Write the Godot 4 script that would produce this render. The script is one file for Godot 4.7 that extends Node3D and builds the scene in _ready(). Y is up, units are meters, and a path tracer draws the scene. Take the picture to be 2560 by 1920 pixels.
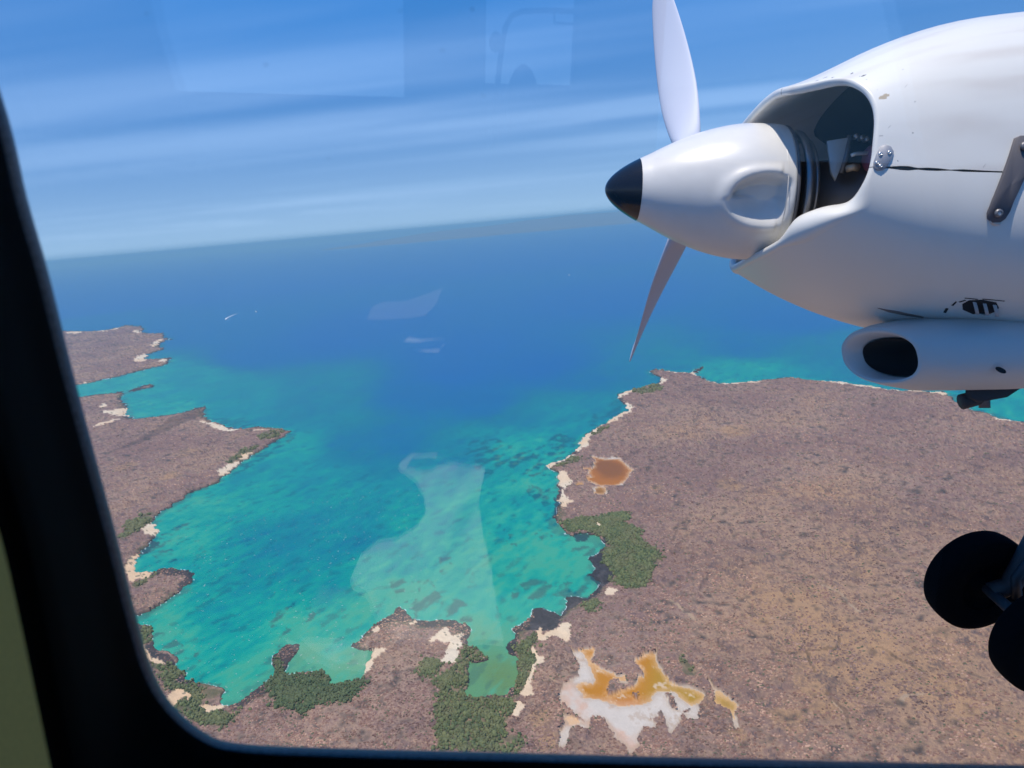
extends Node3D
# An island coast seen from the cabin of a twin-engined airplane. The sea is y = 0, the camera flies at y = 600, -z is the way it looks.

const EYE := Vector3(0, 600, 0)
const LAND := [
	[1262,-1834,1244,-1845,1225,-1879,1226,-1925,1220,-1977,1227,-2026,1227,-2070,1262,-2184,1237,-2182,1217,-2203,1196,-2224,1163,-2225,1130,-2278,1106,-2334,1071,-2370,1056,-2419,1013,-2438,931,-2543,831,-2526,724,-2534,783,-2523,732,-2533,700,-2524,685,-2578,670,-2635,659,-2732,695,-2770,733,-2854,695,-2813,645,-2739,612,-2781,579,-2826,557,-2880,516,-2841,531,-2750,540,-2693,504,-2621,449,-2596,391,-2550,346,-2513,341,-2450,350,-2385,353,-2297,332,-2277,293,-2220,255,-2166,219,-2114,178,-2038,162,-1959,142,-1913,131,-1879,84,-1844,65,-1821,74,-1801,89,-1763,82,-1653,77,-1589,76,-1554,67,-1514,61,-1468,69,-1425,74,-1423,78,-1404,96,-1362,93,-1383,116,-1392,136,-1373,147,-1337,129,-1296,103,-1277,119,-1239,96,-1215,104,-1203,121,-1183,109,-1165,91,-1134,69,-1143,52,-1141,55,-1112,39,-1087,24,-1099,16,-1119,2,-1112,-11,-1083,-31,-1052,-27,-1043,-38,-1021,-37,-990,-27,-977,-30,-942,-34,-910,-46,-896,-65,-896,-83,-894,-97,-910,-98,-940,-97,-964,-92,-981,-74,-979,-67,-984,-74,-998,-87,-1017,-100,-1027,-96,-1051,-102,-1086,-123,-1103,-144,-1102,-169,-1109,-193,-1115,-199,-1135,-214,-1166,-224,-1144,-237,-1123,-257,-1104,-260,-1071,-276,-1049,-253,-1041,-239,-1035,-240,-1012,-243,-979,-245,-959,-265,-955,-284,-961,-305,-993,-330,-995,-351,-987,-359,-994,-359,-1023,-356,-1054,-359,-1077,-382,-1070,-389,-1048,-387,-1020,-376,-997,-380,-973,-390,-954,-403,-933,-417,-922,-428,-927,-432,-953,-443,-975,-466,-982,-485,-989,-511,-1018,-535,-1040,-534,-1059,-556,-1075,-583,-1091,-604,-1116,-610,-1143,-634,-1174,-660,-1184,-1560,-1334,-2460,-984,-9000,600,-9000,9000,9000,9000,9000,-2600,3200,-2650,1762,-1874],
	[-1929,-3402,-1863,-3420,-1783,-3417,-1757,-3451,-1682,-3260,-1567,-3071,-1525,-2970,-1449,-2855,-1421,-2809,-1391,-2813,-1344,-2831,-1291,-2833,-1250,-2868,-1228,-2911,-1199,-2937,-1182,-2907,-1167,-2837,-1127,-2746,-1076,-2665,-1019,-2605,-966,-2539,-911,-2505,-876,-2518,-808,-2485,-726,-2421,-729,-2370,-741,-2316,-756,-2242,-769,-2173,-784,-2114,-783,-2061,-782,-2010,-789,-1964,-786,-1923,-816,-1903,-833,-1869,-841,-1824,-848,-1772,-857,-1713,-847,-1675,-804,-1604,-799,-1576,-793,-1485,-787,-1450,-772,-1420,-745,-1393,-720,-1394,-708,-1404,-674,-1391,-648,-1383,-630,-1360,-625,-1329,-631,-1285,-643,-1253,-658,-1230,-673,-1213,-1273,-1333,-3173,-1513,-4129,-3502,-2429,-3382],
	[-2111,-3738,-2065,-3816,-1996,-3914,-1952,-4031,-1867,-4158,-1946,-4427,-2040,-4427,-2117,-4467,-2203,-4689,-2185,-4759,-2166,-4860,-2245,-4962,-2350,-5205,-2384,-5356,-2309,-5344,-2443,-5494,-2607,-5854,-2721,-5888,-2866,-6059,-2940,-6274,-3126,-6604,-3343,-6799,-3329,-6638,-3385,-6477,-3604,-6592,-3878,-6796,-5378,-6746,-7878,-6496,-5611,-3738,-3111,-3758],
	[-1736,-3443,-1723,-3515,-1706,-3566,-1650,-3532,-1645,-3482,-1685,-3446,-1702,-3398],
]
const COVER := {
	"track": [[455,-1105,463,-1072,466,-1045,467,-1012,472,-1012,471,-1045,468,-1073,459,-1106], [423,-801,441,-809,456,-815,455,-819,439,-813,422,-805], [347,-819,349,-802,348,-779,354,-778,355,-803,353,-820], [215,-1100,228,-1061,239,-1033,242,-1035,232,-1063,219,-1101]],
	"gully": [[417,-957,398,-930,380,-924,363,-925,351,-903,350,-880,355,-879,356,-902,366,-921,381,-920,401,-926,421,-954], [358,-849,343,-829,350,-813,349,-792,345,-772,350,-771,355,-791,356,-814,348,-828,362,-846], [266,-1308,287,-1352,307,-1365,320,-1399,315,-1401,302,-1369,282,-1356,261,-1310], [283,-1357,299,-1381,326,-1411,322,-1415,294,-1385,278,-1360], [231,-1096,262,-1110,282,-1141,301,-1168,297,-1171,278,-1143,259,-1113,229,-1100], [306,-951,327,-929,355,-924,356,-928,329,-933,309,-954], [453,-919,465,-897,477,-856,481,-857,469,-899,458,-921]],
	"reef": [[-136,-2111,-54,-2114,7,-1954,63,-1990,114,-2150,167,-2013,134,-1915,78,-1811,84,-1743,29,-1748,3,-1799,-43,-1870,-72,-1787,-109,-1842,-140,-1986], [206,-2217,325,-2436,327,-2520,354,-2325,303,-2234,221,-2130], [13,-1700,66,-1686,76,-1589,67,-1514,39,-1563,17,-1632], [-250,-1279,-229,-1280,-213,-1249,-214,-1222,-207,-1180,-218,-1169,-227,-1183,-228,-1214,-244,-1238], [-165,-1339,-145,-1342,-134,-1296,-140,-1262,-156,-1271,-165,-1309], [-195,-1251,-178,-1259,-150,-1189,-115,-1162,-95,-1139,-98,-1094,-144,-1107,-187,-1123,-200,-1159,-189,-1191], [-16,-1205,7,-1227,42,-1188,74,-1198,91,-1174,93,-1143,69,-1143,52,-1141,35,-1154,13,-1139,-12,-1158], [13,-1415,44,-1412,54,-1385,31,-1376], [-35,-1419,-18,-1415,-19,-1360,-33,-1370], [-33,-1177,-21,-1180,-21,-1152,-33,-1154], [-57,-1132,-52,-1129,-53,-1118,-57,-1121], [76,-1326,109,-1332,141,-1325,125,-1285,89,-1292], [10,-1285,36,-1291,42,-1254,14,-1254], [-61,-1477,-43,-1472,-44,-1435,-55,-1434], [-428,-1143,-425,-1200,-394,-1257,-378,-1259,-373,-1231,-389,-1224,-411,-1178,-415,-1132], [-376,-1099,-366,-1132,-368,-1170,-378,-1191,-371,-1210,-357,-1168,-357,-1122,-367,-1097], [-399,-1077,-393,-1128,-381,-1117,-377,-1086,-388,-1067], [-767,-1494,-724,-1492,-693,-1437,-697,-1405,-740,-1440], [-790,-1597,-780,-1619,-755,-1647,-737,-1609,-751,-1542,-760,-1507,-763,-1479,-786,-1484,-774,-1539], [-613,-1139,-594,-1154,-544,-1093,-523,-1057,-536,-1052,-573,-1078,-603,-1112], [-518,-1069,-505,-1087,-496,-1069,-509,-1055], [-487,-992,-446,-983,-425,-956,-426,-927,-447,-930,-467,-962], [-1167,-2837,-1077,-2696,-944,-2669,-857,-2520,-744,-2463,-875,-2545,-944,-2532,-1052,-2627], [-791,-2051,-762,-2149,-719,-2333,-708,-2451,-685,-2274,-730,-2072,-755,-1979]],
	"lava": [[93,-1390,121,-1387,115,-1358,96,-1358], [148,-1364,173,-1364,195,-1346,186,-1338,164,-1340,147,-1334], [103,-1277,124,-1279,143,-1325,134,-1241,146,-1200,135,-1176,121,-1163,100,-1132,110,-1170,102,-1203,96,-1215,119,-1239], [53,-1146,66,-1138,102,-1141,90,-1124,70,-1109,56,-1102,43,-1078,42,-1096,55,-1112], [2,-1112,21,-1118,24,-1095,41,-1083,43,-1060,31,-1038,3,-1038,-16,-1054,-2,-1081], [-38,-1021,-21,-1026,-28,-1000,-32,-989,-37,-1002], [75,-1607,77,-1567,78,-1545,63,-1483,60,-1508], [-791,-1481,-796,-1567,-774,-1539,-780,-1490], [-674,-1391,-648,-1383,-630,-1360,-625,-1329,-638,-1350,-652,-1377]],
	"scarp": [[-1195,-2929,-1144,-2763,-1173,-2649,-1193,-2506,-1218,-2411,-1281,-2305,-1253,-2448,-1244,-2577,-1261,-2762,-1239,-2841]],
	"mangrove_east": [[76,-1452,105,-1453,134,-1454,176,-1436,206,-1393,220,-1361,215,-1322,233,-1280,231,-1245,209,-1209,198,-1168,182,-1146,163,-1142,146,-1158,135,-1176,146,-1205,133,-1236,137,-1282,151,-1323,150,-1356,136,-1373,117,-1399,94,-1397,79,-1422], [77,-1103,90,-1120,103,-1117,100,-1090,85,-1079], [84,-1432,109,-1457,147,-1432,177,-1479,207,-1480,211,-1433,157,-1380,114,-1396]],
	"mangrove_bay": [[-372,-951,-384,-987,-377,-1000,-385,-1028,-381,-1035,-366,-1013,-355,-988,-329,-989,-304,-989,-290,-973,-267,-959,-248,-952,-237,-958,-241,-935,-255,-905,-271,-907,-289,-904,-309,-891,-337,-905,-352,-913]],
	"mangrove_lagoon": [[-26,-1011,-10,-1028,1,-1035,2,-1014,-5,-996,-3,-966,-8,-939,-17,-911,-27,-887,-34,-904,-29,-942,-26,-974,-28,-1000]],
	"mangrove_south": [[-108,-1013,-95,-1019,-80,-1009,-74,-985,-92,-981,-97,-964,-98,-940,-99,-913,-87,-893,-65,-889,-46,-890,-31,-884,-35,-858,-43,-839,-45,-818,-23,-804,-22,-784,-30,-775,-121,-792,-127,-824,-133,-858,-134,-887,-130,-912,-143,-930,-132,-945,-115,-959,-108,-983], [-167,-975,-152,-990,-133,-976,-133,-952,-148,-940,-165,-957]],
	"mangrove_west": [[-586,-1068,-550,-1039,-528,-1043,-513,-1018,-517,-1001,-487,-982,-465,-962,-449,-930,-425,-911,-399,-904,-389,-918,-399,-881,-415,-874,-438,-886,-465,-902,-480,-916,-499,-928,-510,-945,-511,-975,-543,-1008,-567,-1034], [-645,-1163,-633,-1172,-613,-1148,-603,-1120,-612,-1104,-627,-1128]],
	"green_far": [[-888,-1603,-888,-1644,-876,-1675,-858,-1680,-851,-1627,-853,-1595,-861,-1566], [-824,-2086,-831,-2156,-815,-2238,-773,-2255,-781,-2198,-799,-2146,-806,-2108], [-831,-2387,-796,-2427,-749,-2411,-754,-2328,-794,-2325], [-908,-1664,-895,-1722,-871,-1744,-854,-1660,-859,-1587], [407,-2555,461,-2579,507,-2583,509,-2501,432,-2478,405,-2489], [89,-1808,129,-1855,158,-1858,147,-1814,98,-1794], [193,-2062,235,-2109,258,-2125,245,-2090,201,-2030], [-737,-1340,-719,-1366,-705,-1397,-707,-1351,-719,-1313], [196,-952,199,-941,208,-905,203,-893,192,-901,188,-915]],
	"sand_point": [[-1108,-2666,-1076,-2635,-1008,-2572,-965,-2520,-909,-2483,-922,-2466,-967,-2484,-994,-2521,-1038,-2573,-1089,-2630], [-860,-2466,-795,-2441,-813,-2436,-856,-2454]],
	"sand_tip": [[-809,-1982,-820,-2040,-814,-2070,-802,-2093,-788,-2102,-789,-2057,-786,-2012,-792,-1983,-802,-1974], [-796,-2132,-797,-2174,-775,-2193,-780,-2155,-786,-2122]],
	"sand_inlet": [[-854,-1690,-825,-1636,-803,-1606,-798,-1581,-825,-1595,-848,-1625,-842,-1640]],
	"sand_isle": [[-1627,-2996,-1588,-3017,-1563,-3032,-1472,-2882,-1499,-2880,-1546,-2920,-1602,-2975], [-1531,-2753,-1521,-2801,-1493,-2834,-1488,-2769,-1513,-2732], [-1699,-3121,-1697,-3159,-1673,-3124,-1676,-3087]],
	"sand_far": [[-2173,-4424,-2221,-4620,-2209,-4703,-2153,-4510,-2070,-4371,-2105,-4366], [-2331,-5040,-2422,-5279,-2425,-5428,-2400,-5299,-2317,-5062,-2308,-5009], [-2947,-6110,-2988,-6237,-2924,-6137,-2793,-5949,-2856,-6012], [-3456,-6496,-3326,-6456,-3315,-6611,-3274,-6476,-3334,-6401], [-3731,-6542,-3751,-6669,-3564,-6505,-3564,-6402], [-2092,-3689,-2104,-3780,-2067,-3799,-2079,-3745,-2073,-3675], [-1967,-4296,-1984,-4375,-1940,-4329,-1933,-4275]],
	"sand_cove": [[-797,-1479,-794,-1486,-792,-1461,-776,-1428,-752,-1397,-729,-1383,-720,-1394,-720,-1369,-737,-1357,-749,-1357,-787,-1417,-798,-1452]],
	"sand_corner": [[-612,-1100,-606,-1101,-593,-1081,-576,-1064,-554,-1043,-569,-1049,-588,-1066,-602,-1082], [-506,-938,-511,-962,-504,-974,-495,-966,-478,-957,-477,-947,-491,-957,-493,-936,-498,-931], [-452,-927,-448,-931,-438,-925,-428,-925,-416,-919,-424,-916,-443,-918]],
	"sand_spit": [[-244,-1036,-235,-1032,-215,-1029,-227,-1010,-236,-1000,-238,-982,-235,-976,-242,-976,-245,-959,-243,-990,-238,-1011], [-250,-1086,-245,-1100,-240,-1097,-244,-1080]],
	"sand_middle": [[-152,-1040,-143,-1063,-133,-1078,-130,-1061,-123,-1051,-114,-1058,-108,-1059,-111,-1041,-112,-1022,-120,-1004,-128,-1001,-131,-1017,-125,-1028,-137,-1038], [-131,-983,-126,-1005,-116,-1003,-109,-987,-116,-974,-126,-975], [-194,-1104,-185,-1108,-180,-1100,-191,-1098]],
	"sand_track": [[2,-1038,8,-1046,9,-1025,20,-1031,35,-1037,43,-1052,51,-1051,52,-1034,47,-1007,36,-1017,25,-1020,12,-1009,4,-1012,6,-1022], [-3,-1000,0,-995,1,-973,8,-972,5,-958,-3,-952,-8,-929,-13,-904,-8,-893,-10,-883,-18,-890,-25,-891,-15,-914,-7,-939,-2,-966], [-31,-866,-26,-873,-21,-859,-28,-847,-33,-849], [122,-1138,132,-1156,138,-1140,133,-1131,124,-1132]],
	"sand_coast": [[65,-1821,88,-1849,115,-1859,140,-1895,144,-1881,122,-1857,91,-1836,78,-1800,69,-1802], [144,-1932,163,-1973,180,-2037,217,-2100,254,-2158,293,-2220,332,-2277,366,-2320,347,-2262,313,-2213,294,-2169,263,-2163,231,-2110,199,-2046,188,-1992,178,-1934,158,-1921], [343,-2358,358,-2382,365,-2340,355,-2306,344,-2319], [341,-2482,391,-2550,447,-2585,413,-2564,376,-2490,348,-2464], [472,-2586,520,-2626,535,-2722,549,-2702,537,-2631,497,-2587]],
	"sand_pocket": [[90,-1758,103,-1765,112,-1746,111,-1704,116,-1683,112,-1654,97,-1658,90,-1604,93,-1585,108,-1559,87,-1534,83,-1561,77,-1580,87,-1586,93,-1650,88,-1701], [136,-1435,150,-1413,155,-1405,149,-1401,143,-1419]],
	"sand_head": [[576,-2813,609,-2769,646,-2724,670,-2674,682,-2567,699,-2512,779,-2513,824,-2498,830,-2514,782,-2536,733,-2552,706,-2545,688,-2587,680,-2714,660,-2756,615,-2794], [1002,-2503,1049,-2451,1112,-2358,1161,-2281,1225,-2228,1205,-2191,1142,-2243,1090,-2311,1028,-2401,986,-2464], [1230,-2200,1260,-2156,1235,-2136,1216,-2174], [1222,-1884,1250,-1837,1233,-1820,1208,-1861]],
	"salt_rim": [[187,-1865,200,-1850,219,-1839,245,-1834,256,-1811,257,-1762,269,-1729,255,-1695,238,-1656,225,-1638,201,-1634,173,-1642,162,-1664,148,-1691,148,-1707,165,-1695,162,-1731,162,-1754,150,-1775,174,-1769,183,-1810], [155,-1594,160,-1625,177,-1644,194,-1627,191,-1595,184,-1577,165,-1578]],
	"pond_north": [[187,-1856,200,-1840,217,-1829,242,-1828,253,-1807,254,-1761,266,-1730,252,-1697,236,-1660,224,-1644,201,-1642,175,-1649,165,-1670,151,-1694,151,-1709,168,-1699,165,-1731,164,-1753,153,-1773,176,-1766,185,-1803]],
	"pond_small": [[158,-1600,163,-1622,177,-1637,191,-1624,188,-1598,180,-1589,168,-1591], [124,-1656,130,-1674,140,-1671,141,-1654]],
	"salt_flat": [[51,-989,57,-975,61,-978,68,-984,81,-986,78,-964,74,-954,81,-942,92,-934,102,-925,103,-912,114,-915,112,-901,114,-891,104,-889,95,-900,90,-885,90,-870,100,-874,115,-884,125,-902,129,-914,139,-906,140,-919,132,-938,134,-946,142,-950,146,-964,153,-957,164,-961,162,-945,167,-932,169,-911,170,-892,180,-881,188,-879,199,-872,207,-861,199,-842,185,-810,177,-812,168,-810,169,-823,160,-805,150,-786,147,-794,146,-813,147,-832,139,-830,138,-814,133,-801,119,-808,113,-793,108,-776,98,-765,96,-771,88,-784,79,-790,77,-806,76,-823,67,-831,58,-828,60,-814,57,-808,47,-816,38,-822,31,-807,27,-785,20,-781,14,-789,20,-804,24,-830,28,-849,27,-876,30,-900,39,-915,47,-920,51,-937,56,-950,52,-968]],
	"brine": [[61,-980,68,-982,81,-984,73,-961,74,-952,81,-941,91,-932,101,-922,102,-909,113,-912,111,-901,104,-899,94,-897,90,-885,90,-871,103,-878,117,-887,126,-898,132,-911,140,-903,141,-919,132,-938,145,-957,161,-956,160,-944,165,-929,168,-910,170,-889,179,-878,198,-869,204,-860,197,-842,185,-838,173,-854,166,-870,149,-870,135,-854,125,-847,110,-849,98,-852,89,-859,80,-862,68,-873,54,-876,50,-888,49,-901,57,-907,68,-901,73,-913,71,-940,67,-962], [27,-835,37,-836,45,-830,41,-825,29,-825]],
	"salt_east": [[217,-891,219,-875,222,-865,229,-858,236,-845,240,-830,235,-819,230,-814,231,-801,231,-784,225,-791,225,-804,225,-821,219,-830,213,-840,216,-854,213,-876]],
	"brine_east": [[219,-864,228,-855,234,-843,238,-830,233,-820,228,-815,229,-801,227,-807,226,-822,220,-832,214,-842]],
	"holes": [[92,-896,103,-892,96,-876,91,-880], [95,-900,104,-899,98,-888,91,-885], [157,-864,164,-853,166,-832,159,-839], [127,-822,137,-822,147,-815,142,-803,138,-814], [30,-860,43,-836,50,-826,42,-833,29,-840], [112,-869,121,-869,116,-860], [171,-829,183,-835,179,-827,171,-823]],
}
const DEPTHS := [-1576,-3686,0.45,-1870,-3712,0.30,-1383,-4204,0.90,-1055,-4535,1.00,-2159,-5683,0.85,-1146,-3047,0.50,-1327,-2920,0.32,-659,-2190,0.40,-645,-2622,0.60,-477,-2133,0.68,-708,-2002,0.42,-512,-1833,0.48,-768,-1747,0.30,-597,-1752,0.38,-411,-1533,0.50,-767,-1656,0.25,-644,-1586,0.36,-667,-1523,0.28,-592,-1576,0.50,-473,-1480,0.60,-587,-1383,0.42,-499,-1322,0.50,-612,-1209,0.20,-511,-1167,0.38,-391,-1214,0.30,-386,-1145,0.22,-308,-1109,0.25,-353,-1265,0.46,-372,-1423,0.58,-325,-1484,0.58,-281,-1149,0.25,-517,-1061,0.22,-478,-1074,0.30,-411,-970,0.15,-335,-1031,0.08,-265,-1001,0.08,-242,-1429,0.38,-186,-1289,0.25,-280,-1308,0.30,-126,-1404,0.35,-119,-1247,0.22,-68,-1237,0.25,-44,-1130,0.20,14,-1373,0.25,63,-1298,0.20,30,-1191,0.28,-44,-1063,0.14,-66,-1030,0.06,-55,-940,0.00,-74,-910,0.05,-228,-1214,0.16,-173,-1154,0.15,-234,-3131,1.00,126,-3118,1.00,-103,-2561,0.85,266,-2763,0.78,36,-2313,0.62,175,-2354,0.52,-54,-2084,0.50,46,-2038,0.35,-132,-1984,0.60,-34,-1994,0.30,32,-1737,0.30,-23,-1579,0.36,35,-1482,0.30,-40,-1424,0.30,29,-1374,0.20,114,-1389,0.15,-3,-1256,0.25,69,-1213,0.25,275,-2414,0.55,506,-2904,0.70,739,-2736,0.40,816,-2646,0.35,644,-2897,0.60,135,-12477,1.00,675,-5352,1.00,-2714,-11897,1.00,-5313,-11369,0.90,-4149,-7800,0.80,-3312,-9472,0.95,1393,-3793,0.95,966,-3164,0.80,1241,-2898,0.65,1421,-2435,0.50,1349,-2004,0.40,-230,-3837,1.00,-359,-2821,0.85,-785,-3175,0.60,-363,-2197,0.75,-921,-5212,1.00]

# ---------------------------------------------------------------- general helpers
func put(o: Node3D, called: String, parent: Node = null) -> Node3D:
	o.name = called
	(parent if parent else self).add_child(o, true)
	return o

func tag(o: Node, label: String, category := "", group := "", kind := "") -> Node:
	if label: o.set_meta("label", label)
	if category: o.set_meta("category", category)
	if group: o.set_meta("group", group)
	if kind: o.set_meta("kind", kind)
	return o

func obj(called: String, mesh: Mesh, mat: Material, parent: Node = null) -> MeshInstance3D:
	var o := MeshInstance3D.new()
	o.mesh = mesh
	o.material_override = null
	for k in mesh.get_surface_count(): o.set_surface_override_material(k, mat)
	put(o, called, parent)
	return o

func lin(r: float, g: float, b: float) -> Color:
	return Color(r, g, b).linear_to_srgb()

func paint(r: float, g: float, b: float, rough := 0.6, metal := 0.0) -> StandardMaterial3D:
	var m := StandardMaterial3D.new()
	m.albedo_color = lin(r, g, b)
	m.roughness = rough
	m.metallic = metal
	return m

func noise(seed_value: int, freq: float, octaves := 3, kind := FastNoiseLite.TYPE_SIMPLEX_SMOOTH) -> FastNoiseLite:
	var n := FastNoiseLite.new()
	n.seed = seed_value
	n.noise_type = kind
	n.frequency = freq
	n.fractal_type = FastNoiseLite.FRACTAL_FBM if octaves > 1 else FastNoiseLite.FRACTAL_NONE
	n.fractal_octaves = octaves
	return n

func noise_map(n: FastNoiseLite, size: int, lo: float, hi: float, normal := false, bump := 4.0) -> NoiseTexture2D:
	var t := NoiseTexture2D.new()
	t.width = size; t.height = size
	t.noise = n
	t.seamless = true
	t.seamless_blend_skirt = 0.2
	if normal:
		t.as_normal_map = true
		t.bump_strength = bump
	else:
		var g := Gradient.new()
		g.set_color(0, Color(lo, lo, lo)); g.set_color(1, Color(hi, hi, hi))
		t.color_ramp = g
	return t

# rows of points -> a smooth sheet; u runs along a row, v down the rows
func sheet(rows: Array, close := false, flip := false, uvs := []) -> ArrayMesh:
	var st := SurfaceTool.new()
	st.begin(Mesh.PRIMITIVE_TRIANGLES)
	st.set_smooth_group(0)
	var nr := rows.size()
	var nc: int = rows[0].size()
	for i in nr:
		for j in nc:
			if uvs: st.set_uv(uvs[i][j])
			else: st.set_uv(Vector2(float(j) / (nc - 1), float(i) / (nr - 1)))
			st.add_vertex(rows[i][j])
	for i in nr - 1:
		for j in (nc if close else nc - 1):
			var k := (j + 1) % nc
			var a := i * nc + j
			var b := i * nc + k
			var c := (i + 1) * nc + k
			var d := (i + 1) * nc + j
			for v in ([a, c, b, a, d, c] if flip else [a, b, c, a, c, d]): st.add_index(v)
	st.generate_normals()
	return st.commit()

# rings of points round an axis, capped at both ends when asked
func rings(rs: Array, cap_a := false, cap_b := false, flip := false) -> ArrayMesh:
	var rows := rs.duplicate()
	if cap_a: rows.push_front(middle(rs[0]))
	if cap_b: rows.push_back(middle(rs[-1]))
	return sheet(rows, true, flip)

func middle(ring) -> PackedVector3Array:
	var c := Vector3.ZERO
	for p in ring: c += p
	c /= ring.size()
	var out := PackedVector3Array()
	for p in ring: out.append(c + (p - c) * 0.001)
	return out

func circle(at: Vector3, x: Vector3, y: Vector3, n: int) -> PackedVector3Array:
	var out := PackedVector3Array()
	for k in n: out.append(at + x * cos(TAU * k / n) + y * sin(TAU * k / n))
	return out

# a bar of round section through points
func tube(pts: Array, r: float, n := 10) -> ArrayMesh:
	var rs := []
	var side := Vector3.ZERO
	for i in pts.size():
		var d: Vector3 = (pts[mini(i + 1, pts.size() - 1)] - pts[maxi(i - 1, 0)]).normalized()
		if side == Vector3.ZERO: side = d.cross(Vector3.UP if absf(d.y) < 0.9 else Vector3.RIGHT).normalized()
		side = (side - d * side.dot(d)).normalized()
		rs.append(circle(pts[i], side * r, d.cross(side) * r, n))
	return rings(rs, true, true)

# a flat plate with an outline (in order), thick along its normal, edges broken
func plate(outline: Array, nrm: Array, thick: float, bevel := 0.001) -> ArrayMesh:
	var base := PackedVector3Array()
	var mid := PackedVector3Array()
	var up := PackedVector3Array()
	var c := Vector3.ZERO
	for p in outline: c += p
	c /= outline.size()
	for i in outline.size():
		var p: Vector3 = outline[i]
		base.append(p)
		mid.append(p + nrm[i] * (thick - bevel))
		up.append(p + nrm[i] * thick + (c - p).normalized() * bevel)
	var m := middle(up)
	for i in m.size(): m[i] += nrm[i] * 0.0
	return sheet([base, mid, up, m], true)

# ---------------------------------------------------------------- the ground cover: outlines drawn into maps of the ground
const NX := -1180.0
const NZ := -2960.0
const NW := 2080      # near map, 1.2 m a cell
const NH := 1880
const NS := 1.2
const FX := -8200.0   # far map, 5 m a cell
const FZ := -7000.0
const FW := 2000
const FH := 1300
const FS := 5.0
const IDS := {"holes": 0, "reef": 8, "scarp": 9, "track": 40, "gully": 41, "lava": 1, "mangrove_east": 2, "mangrove_bay": 3, "mangrove_lagoon": 4, "mangrove_south": 5, "mangrove_west": 6, "green_far": 7,
	"sand_point": 10, "sand_tip": 11, "sand_inlet": 12, "sand_isle": 13, "sand_far": 14, "sand_cove": 15, "sand_corner": 16, "sand_spit": 17, "sand_middle": 18, "sand_track": 19, "sand_coast": 20, "sand_pocket": 21, "sand_head": 22,
	"salt_rim": 30, "pond_north": 31, "pond_small": 32, "salt_flat": 33, "brine": 34, "salt_east": 35, "brine_east": 36}

var near_id: PackedByteArray
var far_id: PackedByteArray
var near_land: PackedByteArray   # softened
var far_land: PackedByteArray
var near_mass: PackedByteArray
var far_mass: PackedByteArray
var near_coast: PackedByteArray  # far softer: how close land is
var far_coast: PackedByteArray
var warp_n := noise(11, 0.022, 4)
var rough_n := noise(12, 0.05, 3)
var bump := noise(27, 0.011, 4)
var tone_b := noise(22, 0.03, 3)

func fill(im: Image, poly: Array, x0: float, z0: float, s: float, value: int) -> void:
	var n := poly.size() / 2
	var w := im.get_width()
	var lo := INF
	var hi := -INF
	for i in n:
		lo = minf(lo, poly[i * 2 + 1]); hi = maxf(hi, poly[i * 2 + 1])
	var col := Color8(value, value, value)
	for row in range(maxi(0, int((lo - z0) / s)), mini(im.get_height(), int((hi - z0) / s) + 1)):
		var z := z0 + (row + 0.5) * s
		var xs := PackedFloat32Array()
		for i in n:
			var j := (i + 1) % n
			var za: float = poly[i * 2 + 1]
			var zb: float = poly[j * 2 + 1]
			if (za <= z) != (zb <= z):
				xs.append(poly[i * 2] + (z - za) / (zb - za) * (poly[j * 2] - poly[i * 2]))
		xs.sort()
		for k in range(0, xs.size() - 1, 2):
			var a := clampi(roundi((xs[k] - x0) / s), 0, w)
			var b := clampi(roundi((xs[k + 1] - x0) / s), 0, w)
			if b > a: im.fill_rect(Rect2i(a, row, b - a, 1), col)

func soft(im: Image, w: int, h: int) -> PackedByteArray:
	var c: Image = im.duplicate()
	c.resize(w, h, Image.INTERPOLATE_TRILINEAR if w * 2 < im.get_width() else Image.INTERPOLATE_BILINEAR)
	return c.get_data()

func draw_maps() -> void:
	for which in 2:
		var w := NW if which == 0 else FW
		var h := NH if which == 0 else FH
		var x0 := NX if which == 0 else FX
		var z0 := NZ if which == 0 else FZ
		var s := NS if which == 0 else FS
		var land := Image.create_empty(w, h, false, Image.FORMAT_L8)
		var mass := Image.create_empty(w, h, false, Image.FORMAT_L8)
		var ids := Image.create_empty(w, h, false, Image.FORMAT_L8)
		for k in LAND.size():
			fill(land, LAND[k], x0, z0, s, 255)
			fill(mass, LAND[k], x0, z0, s, k + 1)
		for called in ["reef", "lava", "scarp", "track", "gully", "mangrove_east", "mangrove_bay", "mangrove_lagoon", "mangrove_south", "mangrove_west", "green_far", "salt_rim", "pond_north", "pond_small", "salt_flat", "brine", "holes", "salt_east", "brine_east",
			"sand_point", "sand_tip", "sand_inlet", "sand_isle", "sand_far", "sand_cove", "sand_corner", "sand_spit", "sand_middle", "sand_track", "sand_coast", "sand_pocket", "sand_head"]:
			var wide: float = 0.0 if not called.begins_with("sand") else 2.2 if which == 0 else 6.0
			for poly in COVER[called]:
				for o in ([Vector2.ZERO] if wide == 0.0 else [Vector2(wide, 0), Vector2(-wide, 0), Vector2(0, wide), Vector2(0, -wide)]): fill(ids, poly, x0 + o.x, z0 + o.y, s, IDS[called])
		if which == 0:
			near_id = ids.get_data(); near_mass = mass.get_data()
			near_land = soft(land, NW / 2, NH / 2)
			near_coast = soft(small(land, NW / 32, NH / 32), NW / 8, NH / 8)
		else:
			far_id = ids.get_data(); far_mass = mass.get_data()
			far_land = land.get_data()
			far_coast = soft(small(land, FW / 16, FH / 16), FW / 4, FH / 4)

func small(im: Image, w: int, h: int) -> Image:
	var c: Image = im.duplicate()
	c.generate_mipmaps()
	c.resize(w, h, Image.INTERPOLATE_TRILINEAR)
	return c

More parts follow.
